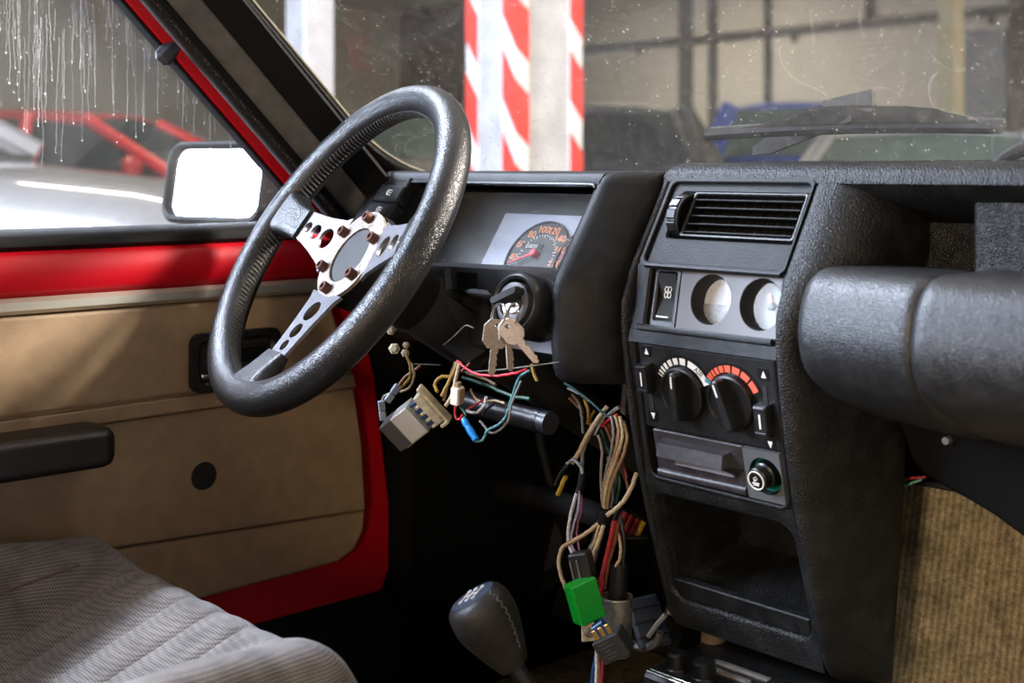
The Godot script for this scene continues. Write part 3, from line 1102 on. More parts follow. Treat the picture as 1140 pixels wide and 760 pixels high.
func build_wiper() -> void:
	var w := thing("wiper", "dusty black wiper blade lying on the windscreen", "wiper", on_glass(950, 165, 0.02))
	var L := on_glass(787, 152, 0.018)
	var Rr := on_glass(1114, 142, 0.018)
	var b := mb()
	var pts := []
	for k in 13:
		var f := k / 12.0
		var p := on_glass(lerpf(787, 1114, f), lerpf(151, 143, f) - 4.0 * sin(PI * f), 0.012)
		pts.append(p)
	tube(b, pts, 0.0050, 8)
	obj("rubber_blade", b.done(), M.rubber, w)
	b = mb()
	var top := []
	for p in pts:
		top.append(p + V(0, 0.0062, -0.006))
	tube(b, top, 0.0026, 6)
	obj("spine", b.done(), M.wiper_dust, w)
	# bridges: pressed dusty steel, deep in the middle and thin at the tips
	for seg in [[[808, 145, 148], [846, 139, 147], [884, 127, 146], [917, 119, 145], [945, 117, 144], [974, 117, 144]], [[976, 118, 144], [1010, 118, 143], [1046, 121, 142], [1052, 124, 142], [1080, 130, 142], [1106, 139, 142]]]:
		b = mb()
		var rings := []
		for e in seg:
			var hi := on_glass(e[0], e[1], 0.024)
			var lo := on_glass(e[0], e[2], 0.020)
			rings.append(PackedVector3Array([hi + V(0, 0, -0.003), hi + V(0, 0, 0.003), lo + V(0, 0, 0.005), lo + V(0, 0, -0.005)]))
		loft(b, rings)
		obj("bridge", b.done(), M.wiper_dust, w)
	b = mb()
	loft(b, [bar4(on_glass(918, 117, 0.03), 0.004, 0.006), bar4(on_glass(945, 113, 0.03), 0.006, 0.006), bar4(on_glass(973, 112, 0.03), 0.010, 0.006)])
	obj("arm_hook", b.done(), M.wiper_dust, w)
	b = mb()
	loft(b, [bar4(on_glass(950, 122, 0.026), 0.010, 0.006), bar4(on_glass(905, 142, 0.03), 0.009, 0.006), bar4(on_glass(860, 160, 0.035), 0.009, 0.006), bar4(on_glass(840, 168, 0.04), 0.004, 0.006)])
	obj("arm", b.done(), M.wiper_dust, w)
	# second wiper's arm, its end at the right of the picture
	var w2 := thing("wiper", "end of the second wiper arm near the passenger's windscreen edge", "wiper", on_glass(1120, 180, 0.02))
	b = mb()
	tube(b, [on_glass(1105, 186, 0.02), on_glass(1123, 171, 0.02), on_glass(1160, 150, 0.02), on_glass(1230, 118, 0.02)], 0.0045, 8)
	obj("arm", b.done(), M.wiper_dust, w2)
	b = mb()
	tube(b, [on_glass(1118, 178, 0.012), on_glass(1240, 128, 0.012)], 0.004, 8)
	obj("rubber_blade", b.done(), M.rubber, w2)

func bar4(p: Vector3, h: float, w: float) -> PackedVector3Array:
	return PackedVector3Array([p + V(0, h, -w * 0.5), p + V(0, h, w * 0.5), p + V(0, -h, w * 0.5), p + V(0, -h, -w * 0.5)])


# ---------------------------------------------------------------- driver's door
func zy(pts: Array) -> PackedVector2Array:      # (z, y) pairs in the door's own plane
	var o := PackedVector2Array()
	for p in pts:
		o.append(Vector2(p[0], p[1]))
	return o

func door_frame(x: float) -> Transform3D:        # local x = -z of the car, local y up, local z = +x into the cabin
	return Transform3D(Basis(V(0, 0, -1), V(0, 1, 0), V(1, 0, 0)), V(x, 0, 0))

func dp(pts: Array) -> PackedVector2Array:       # (z, y) to door-local
	var o := PackedVector2Array()
	for p in pts:
		o.append(Vector2(-p[0], p[1]))
	return o

func build_door() -> void:
	var t := thing("driver_door", "red driver's door with a tan vinyl trim panel, seen from inside", "car door", V(-0.66, 0.4, 0.25))
	# painted inner shell
	var b := mb(door_frame(-0.70))
	prism(b, dp([[0.86, 0.872], [-0.17, 0.872], [-0.21, 0.82], [-0.245, 0.70], [-0.268, 0.54], [-0.270, 0.46], [-0.245, 0.41], [-0.20, 0.395], [0.84, 0.37]]), 0.0, 0.066, 0.008)
	obj("inner_shell", b.done(), M.red_paint, t)
	b = mb(door_frame(-0.638))
	# rolled red capping under the glass
	var rings := []
	for z in [0.86, -0.165]:
		var r := PackedVector3Array()
		for p in [[0.0, 0.822], [0.018, 0.822], [0.024, 0.832], [0.025, 0.848], [0.021, 0.862], [0.012, 0.870], [0.0, 0.872]]:
			r.append(V(-z, p[1], p[0]))
		rings.append(r)
	loft(b, rings)
	obj("capping", b.done(60.0), M.red_paint, t)
	b = mb(door_frame(-0.64))
	rings = []
	for z in [0.86, -0.12]:
		var r := PackedVector3Array()
		for p in [[-0.02, 0.868], [0.016, 0.868], [0.022, 0.873], [0.022, 0.880], [0.014, 0.887], [0.0, 0.889], [-0.02, 0.889]]:
			r.append(V(-z, p[1], p[0]))
		rings.append(r)
	loft(b, rings)
	obj("glass_seal", b.done(50.0), M.rubber, t)
	# bright strip
	b = mb(door_frame(-0.638))
	rings = []
	for z in [0.86, -0.158]:
		var r := PackedVector3Array()
		for p in [[0.0, 0.807], [0.022, 0.807], [0.027, 0.811], [0.027, 0.819], [0.022, 0.823], [0.0, 0.823]]:
			r.append(V(-z, p[1], p[0]))
		rings.append(r)
	loft(b, rings)
	obj("bright_strip", b.done(30.0), M.satin, t, "satin metal strip along the top of the tan panel")
	# trim panel: padded upper, stitched band, lower
	var panel := obj("trim_panel", padded([[0.86, 0.806], [-0.158, 0.806], [-0.178, 0.76], [-0.196, 0.7075], [0.86, 0.7005]], -0.640, 0.022, 0.006), M.vinyl, t, "padded tan vinyl upper panel")
	obj("stitched_band", padded([[0.86, 0.700], [-0.197, 0.707], [-0.201, 0.690], [0.86, 0.682]], -0.640, 0.023, 0.003), M.vinyl, panel)
	obj("lower_panel", padded([[0.86, 0.6815], [-0.201, 0.6895], [-0.214, 0.62], [-0.219, 0.539], [0.2, 0.560], [0.86, 0.583]], -0.640, 0.018, 0.005), M.vinyl, panel)
	obj("kick_strip", padded([[0.86, 0.582], [0.2, 0.559], [-0.219, 0.538], [-0.217, 0.515], [-0.205, 0.495], [-0.18, 0.484], [0.86, 0.462]], -0.640, 0.016, 0.005), M.vinyl, panel)
	# stitches
	b = mb()
	for k in 190:
		var z := 0.34 - k * 0.0028
		var y := 0.7005 + (0.86 - z) * 0.0066
		box(b, V(-0.6168, y + 0.0015, z), V(0.0012, 0.0009, 0.0019))
		if z < 0.115:
			box(b, V(-0.6168, y - 0.0195, z), V(0.0012, 0.0009, 0.0019))
	obj("stitching", b.done(), M.vinyl_thread, panel).set_meta("kind", "stuff")
	# pull handle in its black bezel
	var zc := -0.037
	var yc := 0.7395
	b = mb(door_frame(-0.620))
	ring(b, rrect(-zc, yc, 0.112, 0.064, 0.012), rrect(-zc, yc, 0.088, 0.042, 0.008), -0.012, 0.009, 0.004)
	var hb := obj("handle_bezel", b.done(), M.plastic, t)
	b = mb(door_frame(-0.6188))
	prism(b, rrect(-zc, yc, 0.09, 0.044, 0.008), 0.0, 0.0014)
	obj("handle_recess", b.done(), M.matt_black, hb)
	b = mb(door_frame(-0.618))
	prism(b, rrect(-zc + 0.008, yc + 0.006, 0.066, 0.018, 0.006), 0.0, 0.006, 0.002)
	obj("release_lever", b.done(), M.gloss_black, hb)
	b = mb(door_frame(-0.618))
	prism(b, rrect(-zc - 0.034, yc - 0.0155, 0.016, 0.005, 0.002), 0.0, 0.004, 0.001)
	obj("lock_slide", b.done(), M.chrome, hb)
	# armrest
	b = mb()
	rings = []
	for z in [[0.124, 0.75], [0.129, 0.93], [0.138, 1.0], [0.60, 1.0]]:
		var r := PackedVector3Array()
		for q in rrect(-0.597, 0.6735, 0.066 * z[1], 0.039 * z[1], 0.009, 4):
			r.append(V(q.x, q.y, z[0]))
		rings.append(r)
	loft(b, rings)
	obj("armrest", b.done(50.0), M.plastic, t, "black plastic armrest")
	b = mb(door_frame(-0.624))
	var pc := atx(228, 530, -0.62)
	lathe_at(b, Vector2(-pc.z, pc.y), [Vector2(0, 0.004), Vector2(0.012, 0.004), Vector2(0.0150, 0.003), Vector2(0.0158, 0.0)])
	obj("round_plug", b.done(), M.matt_black, t, "round black plug over the window winder hole")
	# sloping red window frame at the front, and the glass
	b = mb()
	raked(b, -0.621, -0.606, -0.112, 0.024, 0.868, 1.32, 0.003, 0.3)
	obj("window_frame", b.done(), M.red_paint, t)
	b = mb()
	raked(b, -0.630, -0.612, -0.0975, 0.006, 0.875, 1.32, 0.004)
	obj("glass_channel", b.done(), M.rubber, t)
	b = mb()
	tube(b, [V(-0.625, 1.32, 0.32), V(-0.620, 1.325, 0.84), V(-0.65, 0.88, 0.86)], 0.016, 8)
	obj("upper_frame", b.done(), M.red_paint, t)
	var lc := atx(187, 58, -0.612)
	b = mb(Transform3D(Basis(V(1, 0, 0), -0.75), lc))
	box(b, V(0, 0, 0), V(0.014, 0.030, 0.020), 0.005)
	obj("quarter_catch", b.done(), mat(Color(0.20, 0.22, 0.26), 0.5), t, "small grey catch on the window frame")
	b = mb(door_frame(-0.628))
	var gpoly := dp([[0.86, 0.875], [-0.157, 0.875], [-0.142, 0.892], [0.278, 1.315], [0.84, 1.32]])
	prism(b, gpoly, 0.0, 0.004)
	var wg := obj("window_glass", b.done(), M.side_glass, t)
	b = mb()
	for i in 44:
		var c := []
		for k in 2:
			var z := lerpf(0.36, -0.08, (i + k) / 44.0)
			var yt := minf(1.16, 0.925 + (z + 0.097))
			if yt > 0.888:
				c.append([V(-0.6235, yt, z), Vector2((0.36 - z) / 0.44, (1.16 - yt) / 0.272)])
				c.append([V(-0.6235, 0.888, z), Vector2((0.36 - z) / 0.44, 1.0)])
		if c.size() == 4:
			b.quad(c[0][0], c[1][0], c[3][0], c[2][0], c[0][1], c[1][1], c[3][1], c[2][1])
	obj("water_runs", b.done(), M.side_runs, wg, "dried runs and drops of dirty water")

func lathe_at(b: MB, c: Vector2, prof: Array, seg := 32) -> void:
	var keep := b.t
	b.t = b.t * Transform3D(Basis.IDENTITY, Vector3(c.x, c.y, 0))
	lathe(b, prof, seg)
	b.t = keep

func padded(pts: Array, x: float, thick: float, bev: float) -> ArrayMesh:
	var b := mb(door_frame(x))
	var poly := dp(pts)
	var n := poly.size()
	var loops := [[poly, 0.0]]
	for k in 4:
		var a := PI * 0.5 * (k / 3.0)
		loops.append([inset(poly, bev * (1.0 - cos(a))), thick - bev + bev * sin(a)])
	for i in loops.size() - 1:
		for j in n:
			var q := (j + 1) % n
			b.quad(p3(loops[i][0][j], loops[i][1]), p3(loops[i][0][q], loops[i][1]), p3(loops[i + 1][0][q], loops[i + 1][1]), p3(loops[i + 1][0][j], loops[i + 1][1]))
	var last: PackedVector2Array = loops[-1][0]
	var idx := Geometry2D.triangulate_polygon(last)
	for i in range(0, idx.size(), 3):
		b.tri(p3(last[idx[i]], thick), p3(last[idx[i + 1]], thick), p3(last[idx[i + 2]], thick))
	return b.done(50.0)

func build_mirror() -> void:
	var c := atx(240, 203, -0.79)
	var n := V(0.245, 0.17, 0.95).normalized()
	var f := facing(c, n)
	var t := thing("door_mirror", "black door mirror filled with white glare outside the driver's window", "mirror", c - V(0, 0.06, 0))
	var b := mb(f)
	var o := rrect(0, 0, 0.178, 0.104, 0.022, 6)
	var rings := [r3(inset(o, 0.004), 0.006), r3(o, 0.001), r3(o, -0.02), r3(inset(o, 0.012), -0.055), r3(inset(o, 0.04), -0.075)]
	loft(b, rings, true, false)
	var mid := rings[4] as PackedVector3Array
	for i in mid.size():
		b.tri(V(0, 0, -0.078), mid[i], mid[(i + 1) % mid.size()])
	ring(b, inset(o, 0.004), rrect(0, 0, 0.158, 0.086, 0.018, 6), -0.01, 0.006, 0.003)
	obj("housing", b.done(50.0), M.rubber, t)
	b = mb(f)
	prism(b, rrect(0, 0, 0.160, 0.088, 0.018, 6), -0.006, -0.002)
	var g := obj("mirror_glass", b.done(), M.mirror, t)
	b = mb(f)
	b.quad(V(-0.078, 0.042, -0.0012), V(0.078, 0.042, -0.0012), V(0.078, -0.042, -0.0012), V(-0.078, -0.042, -0.0012), Vector2(0, 0), Vector2(1, 0), Vector2(1, 1), Vector2(0, 1))
	obj("pale_film", b.done(), M.mirror_film, g)  # pale film in place of the haze of glare
	b = mb()
	loft(b, [bar4(c + f.basis.x * 0.05 - f.basis.z * 0.04 - V(0, 0.03, 0), 0.018, 0.04), bar4(c + f.basis.x * 0.09 - f.basis.z * 0.04 - V(0, 0.04, 0), 0.016, 0.04), bar4(V(-0.69, 0.885, c.z - 0.045), 0.02, 0.05)])
	obj("foot", b.done(50.0), M.rubber, t)


# ---------------------------------------------------------------- dashboard
const CON_Y := [0.50, 0.52, 0.55, 0.64, 0.677, 0.74, 0.80, 0.83, 0.86, 0.93, 0.945, 0.97]
const CON_Z := [-0.242, -0.236, -0.226, -0.198, -0.188, -0.174, -0.166, -0.166, -0.178, -0.221, -0.228, -0.24]

func con_z(y: float) -> float:
	for i in CON_Y.size() - 1:
		if y <= CON_Y[i + 1]:
			return lerpf(CON_Z[i], CON_Z[i + 1], clampf((y - CON_Y[i]) / (CON_Y[i + 1] - CON_Y[i]), 0.0, 1.0))
	return CON_Z[-1]

# console panel frame: local x is the car's x, local (0, 0) the point (0, Y0) of the face, y runs up the face towards Y1
func con_frame(y0: float, y1: float, proud := 0.0) -> Transform3D:
	var a := V(0, y0, con_z(y0))
	var c := V(0, y1, con_z(y1))
	var f := frame(a, V(1, 0, 0), c - a)
	f.origin += f.basis.z * proud
	return f

# a height Y of the face as distance up that frame
func up_face(f: Transform3D, y: float) -> float:
	return (y - f.origin.y) / f.basis.y.y

func rc(x0: float, x1: float, y0: float, y1: float, r := 0.001, n := 5) -> PackedVector2Array:
	return rrect((x0 + x1) * 0.5, (y0 + y1) * 0.5, x1 - x0, y1 - y0, r, n)

var TB := Transform3D()      # instrument opening
var TC := Transform3D()      # instrument faces

func cl(px: float, py: float) -> Vector2:
	var p := TC.affine_inverse() * atp(px, py, TC.origin, TC.basis.z)
	return Vector2(p.x, p.y)

func bl(px: float, py: float) -> Vector2:
	var p := TB.affine_inverse() * atp(px, py, TB.origin, TB.basis.z)
	return Vector2(p.x, p.y)

func along_x(b: MB, xs: Array, prof: Array, closed := true, caps := true) -> void:   # profile of [y, z]
	var rings := []
	for x in xs:
		var r := PackedVector3Array()
		for p in prof:
			r.append(V(x, p[0], p[1]))
		rings.append(r)
	loft(b, rings, closed, caps)

func build_binnacle() -> void:
	var th := deg_to_rad(33.7)
	TB = Transform3D(Basis(V(1, 0, 0), V(0, cos(th), -sin(th)), V(0, sin(th), cos(th))), V(-0.2, 0.9356, -0.183))
	TC = TB.translated_local(V(0, 0, -0.066))
	var t := thing("instrument_binnacle", "black moulded instrument hood in front of the steering wheel", "instrument hood", V(-0.35, 0.75, -0.2))
	# right-hand cheek, beside the console
	var st := [[0.9482, -0.215], [0.9476, -0.2], [0.9455, -0.1925], [0.9415, -0.187], [0.9356, -0.183], [0.91, -0.166], [0.885, -0.1495], [0.865, -0.1363], [0.852, -0.1285], [0.842, -0.1250], [0.82, -0.1232], [0.79, -0.1232], [0.770, -0.1250], [0.760, -0.1290], [0.7545, -0.1370], [0.752, -0.150], [0.752, -0.19]]
	var cs := [[-0.2045, -0.09], [-0.2045, -0.006], [-0.2025, -0.0018], [-0.1985, 0.0], [-0.192, -0.0005], [-0.186, -0.0045], [-0.176, -0.0135], [-0.166, -0.0235], [-0.1595, -0.0315], [-0.1565, -0.040], [-0.1560, -0.055], [-0.1560, -0.14]]
	var b := mb()
	var rings := []
	for s in st:
		var r := PackedVector3Array()
		for c in cs:
			r.append(V(c[0], s[0], s[1] + c[1]))
		rings.append(r)
	loft(b, rings, false, false)
	obj("right_cheek", b.done(50.0), M.dash_smooth, t)
	# top rail and roof of the hood
	b = mb()
	along_x(b, [-0.545, -0.4, -0.3, -0.198], [[0.930, -0.28], [0.9335, -0.19], [0.9340, -0.1855], [0.9353, -0.1832], [0.9372, -0.1832], [0.9440, -0.1880], [0.9466, -0.192], [0.9478, -0.200], [0.9478, -0.30], [0.935, -0.30]])
	obj("top_rail", b.done(50.0), M.dash_smooth, t)
	# left-hand plate with two rocker switches, and its end cap
	b = mb(TB)
	prism(b, PackedVector2Array([Vector2(-0.342, 0.006), Vector2(-0.288, 0.006), Vector2(-0.288, -0.135), Vector2(-0.330, -0.135), Vector2(-0.340, -0.10)]), -0.075, 0.0, 0.002)
	obj("left_plate", b.done(), M.dash_smooth, t)
	b = mb(TB)
	prism(b, PackedVector2Array([Vector2(-0.2925, 0.004), Vector2(-0.2865, 0.004), Vector2(-0.2865, -0.13), Vector2(-0.2925, -0.13)]), -0.06, 0.0035, 0.0015)
	obj("left_lip", b.done(), M.dash_smooth, t)
	b = mb(TB)
	tube(b, [V(-0.286, -0.0006, 0.0004), V(-0.2, -0.0006, 0.0004), V(-0.006, -0.0006, 0.0004), V(-0.0025, -0.0020, 0.0002), V(-0.0010, -0.005, 0.0)], 0.0014, 8)
	obj("opening_lip", b.done(60.0), M.gloss_black, t)
	for k in 2:
		var quad_px := [[431, 209], [457, 212], [447, 229], [420, 226]] if k == 0 else [[419, 228], [446, 231.5], [436, 248], [408, 245]]
		var poly := PackedVector2Array()
		for q in quad_px:
			poly.append(bl(q[0], q[1]))
		var o := thing("rocker_switch", ["black upper rocker switch with a pale lamp symbol beside the instruments", "black lower rocker switch with a pale lamp symbol beside the instruments"][k], "switch", TB * p3(poly[0], 0), "rocker switches beside the instruments")
		b = mb(TB)
		prism(b, poly, -0.004, 0.009, 0.002)
		obj("rocker", b.done(), M.dash_smooth, o)
		var c := (poly[0] + poly[1] + poly[2] + poly[3]) * 0.25
		b = mb(TB)
		var arc := []
		for i in 9:
			var a := PI * 0.5 + PI * i / 8.0
			arc.append(V(c.x + 0.001 + cos(a) * 0.0034, c.y + sin(a) * 0.0036, 0.0093))
		tube(b, arc, 0.0005, 6)
		tube(b, [arc[0], arc[8]], 0.0005, 6)
		for i in 3:
			tube(b, [V(c.x + 0.0028, c.y - 0.003 + i * 0.003, 0.0093), V(c.x + 0.006, c.y - 0.004 + i * 0.003, 0.0093)], 0.00045, 6)
		obj("symbol", b.done(), M.white_print, o)
	# instruments
	var ic := thing("instrument_cluster", "instrument cluster with a speedometer and a red pointer behind a dusty lens", "instruments", TC * V(-0.14, -0.10, 0))
	b = mb(TC)
	prism(b, rc(-0.30, 0.006, -0.15, 0.03, 0.002), -0.02, 0.0)
	obj("mask", b.done(), M.mask_dark, ic)
	var g0 := cl(564, 238)
	b = mb(TC)
	prism(b, PackedVector2Array([Vector2(g0.x, g0.y), Vector2(0.005, g0.y), Vector2(0.005, -0.15), Vector2(g0.x, -0.15)]), -0.001, 0.0015)
	obj("painted_reflection", b.done(), M.reflection_grey, ic, "pale grey plate painted as the reflection over the instruments")  # light reflected on the lens, put into a pale plate
	var ctr := [cl(598, 287), cl(654, 292)]
	for k in 2:
		var c: Vector2 = ctr[k]
		var R := 0.0405
		b = mb(TC)
		prism(b, circle(c.x, c.y, R, 48), 0.0, 0.0026)
		var d := obj("dial", b.done(), M.dial_face, ic)
		b = mb(TC)
		lathe_at(b, c, [Vector2(R - 0.001, 0.0015), Vector2(R, 0.0046), Vector2(R + 0.0013, 0.0046), Vector2(R + 0.0018, 0.0015)], 48)
		obj("dial_rim", b.done(), M.mask_dark, d)
		b = mb(TC)
		for i in 31:
			var a := deg_to_rad(218.0 - i * 8.5)
			var l := 0.004 if i % 3 == 0 else 0.0024
			var q := Vector2(cos(a), sin(a))
			var s := Vector2(-q.y, q.x) * 0.0003
			b.quad(p3(c + q * (0.0265 - l) - s, 0.0029), p3(c + q * (0.0265 - l) + s, 0.0029), p3(c + q * 0.0265 + s, 0.0029), p3(c + q * 0.0265 - s, 0.0029))
		obj("scale", b.done(), M.white_print, d)
		for i in 9:
			var a := deg_to_rad(212.0 - i * 28.0)
			var words: String = str(20 * (i + 1)) if k == 0 else str(i)
			var tf := Transform3D(TB.basis, TC * V(c.x + cos(a) * 0.0325, c.y + sin(a) * 0.0325, 0.003))
			text("numeral", words, 0.0078, tf, M.orange_print, d)
		if k == 1:
			b = mb(TC)
			var pts := PackedVector2Array([c + Vector2(0.003, 0)])
			for i in 13:
				var a := deg_to_rad(150.0 + 75.0 * i / 12.0)
				pts.append(c + Vector2(cos(a), sin(a)) * 0.0385)
			prism(b, pts, 0.0027, 0.0029)
			obj("red_sector", b.done(), M.dial_red, d)
	# distance counter
	var oa := cl(582, 272)
	var ob := cl(603, 279)
	b = mb(TC)
	prism(b, rc(minf(oa.x, ob.x) + 0.003, maxf(oa.x, ob.x) + 0.003, ob.y - 0.001, ob.y + 0.006, 0.0006), 0.0026, 0.0036)
	var od := obj("distance_counter", b.done(), M.gloss_black, ic)
	text("digits", "01010", 0.0046, Transform3D(TB.basis, TC * V((oa.x + ob.x) * 0.5 + 0.003, ob.y + 0.0025, 0.0038)), M.white_print, od)
	# pointers
	var tip := cl(563, 301)
	for k in 2:
		var c: Vector2 = ctr[k] + Vector2(-0.001, 0.002)
		var d: Vector2 = (tip - ctr[0]).normalized() if k == 0 else Vector2(-0.55, -0.83)
		var s := Vector2(-d.y, d.x)
		b = mb(TC)
		prism(b, PackedVector2Array([c - s * 0.0013, c + s * 0.0013, c + d * 0.034 + s * 0.0005, c + d * 0.034 - s * 0.0005]), 0.006, 0.0072)
		lathe_at(b, c, [Vector2(0.0042, 0.0026), Vector2(0.0042, 0.008), Vector2(0.0032, 0.009), Vector2(0, 0.009)], 20)
		obj("pointer", b.done(), M.needle, ic)
	b = mb(TC)
	prism(b, rc(-0.288, 0.003, -0.14, 0.02, 0.002), 0.014, 0.016)
	var lens := obj("lens", b.done(), M.lens, ic)
	b = mb(TC)
	b.quad(V(-0.287, 0.019, 0.0166), V(0.002, 0.019, 0.0166), V(0.002, -0.139, 0.0166), V(-0.287, -0.139, 0.0166), Vector2(0, 0), Vector2(1, 0), Vector2(1, 1), Vector2(0, 1))
	obj("lens_dust", b.done(), M.lens_dust, lens)

func build_dash() -> void:
	var t := thing("dashboard", "black grained dashboard top and passenger tray", "dashboard", V(0.1, 0.7, -0.35))
	var b := mb()
	along_x(b, [-0.60, -0.35, -0.19], [[0.900, -0.30], [0.9445, -0.24], [0.9460, -0.26], [0.9455, -0.33], [0.936, -0.40], [0.90, -0.42]])
	along_x(b, [-0.56, -0.545, -0.53], [[0.78, -0.30], [0.85, -0.13], [0.935, -0.184], [0.946, -0.20], [0.944, -0.30]])
	obj("driver_top", b.done(50.0), M.dash, t)
	b = mb()
	var rings := []
	for x in [-0.158, -0.150, 0.0, 0.15, 0.3, 0.62]:
		var r := PackedVector3Array()
		var k := 0.0 if x > -0.155 else 0.004
		for p in [[0.905, -0.300], [0.925, -0.240], [0.938, -0.2245], [0.946, -0.2275], [0.9515, -0.233], [0.9545, -0.243], [0.9560, -0.262], [0.9560, -0.31], [0.950, -0.36], [0.935, -0.42], [0.90, -0.43]]:
			r.append(V(x, p[0] - k, p[1]))
		rings.append(r)
	loft(b, rings, true, true)
	obj("centre_top", b.done(50.0), M.dash, t)
	# tray recess to the right of the console
	b = mb()
	box(b, V(0.11, 0.868, -0.312), V(0.14, 0.15, 0.02))
	obj("tray_back", b.done(), M.dash, t)
	b = mb()
	rings = []
	for y in [0.80, 0.84, 0.925, 0.936, 0.941]:
		var k := 0.0 if y < 0.93 else (0.003 if y < 0.94 else 0.009)
		var r := PackedVector3Array()
		for p in [[0.143 + k, -0.31], [0.1445 + k, -0.252], [0.1475 + k, -0.246], [0.153 + k, -0.243], [0.62, -0.235 - k], [0.62, -0.31]]:
			r.append(V(p[0], y, p[1]))
		rings.append(r)
	loft(b, rings)
	obj("tray_block", b.done(50.0), M.dash, t)
	b = mb()
	box(b, V(0.33, 0.795, -0.275), V(0.58, 0.02, 0.09))
	obj("tray_floor", b.done(), M.dash, t)
	# lower panel under the rolls
	b = mb(Transform3D(Basis.IDENTITY, V(0, 0, 0)))
	var lp := PackedVector2Array()
	for q in [[992, 465], [1003, 482], [1013, 512], [1026, 528], [1048, 541], [1075, 556], [1105, 574], [1140, 600], [1180, 625]]:
		var e := atz(q[0], q[1], -0.27)
		lp.append(Vector2(e.x, e.y))
	lp.append(Vector2(0.62, lp[-1].y)); lp.append(Vector2(0.62, 0.79)); lp.append(Vector2(lp[0].x, 0.79))
	prism(b, lp, -0.36, -0.27, 0.004)
	obj("lower_panel", b.done(), M.felt, t, "dark lower panel under the padded rolls")  # near-black colour takes in the shade under the rolls
	b = mb(facing(atz(1055, 490, -0.268), V(0, 0, 1)))
	lathe(b, [Vector2(0, 0.004), Vector2(0.003, 0.004), Vector2(0.0035, 0.0), Vector2(0.0035, -0.004)], 16)
	obj("screw", b.done(), M.dull_steel, t)
	# padded rolls
	var prof := [[0.7396, -0.268], [0.7500, -0.236], [0.7604, -0.2088], [0.7695, -0.189], [0.7806, -0.1715], [0.790, -0.1615], [0.80, -0.1558], [0.8125, -0.152], [0.8251, -0.1511], [0.838, -0.153], [0.8494, -0.157], [0.8595, -0.1635], [0.8660, -0.171], [0.8700, -0.180], [0.8719, -0.19], [0.872, -0.25], [0.80, -0.28]]
	for k in 2:
		var o := thing("padded_roll", ["short black padded dashboard roll next to the console", "long black padded dashboard roll across the passenger side"][k], "dashboard pad", V(0.1 + k * 0.25, 0.74, -0.2), "padded rolls on the dashboard")
		b = mb()
		rings = []
		var xs := [[0.0445, 0.80], [0.0455, 0.90], [0.048, 0.955], [0.052, 0.985], [0.058, 1.0], [0.10, 1.0], [0.150, 1.0], [0.1565, 0.99], [0.1605, 0.965], [0.1630, 0.92], [0.164, 0.82]] if k == 0 else [[0.1650, 0.82], [0.166, 0.91], [0.169, 0.96], [0.174, 0.99], [0.182, 1.0], [0.35, 1.0], [0.60, 1.0], [0.61, 0.98], [0.617, 0.93], [0.62, 0.85]]
		for x in xs:
			var sh := 0.026 * clampf((x[0] - 0.045) / 0.12, 0.0, 1.0) if k == 0 else 0.036
			var r := PackedVector3Array()
			for p in prof:
				var y: float = lerpf(0.806, p[0], x[1])
				var z: float = lerpf(-0.235, p[1], x[1]) + sh
				r.append(V(x[0], y + (0.003 if k == 1 else 0.0), z))
			rings.append(r)
		loft(b, rings)
		obj("padding", b.done(70.0), M.bolster, o)

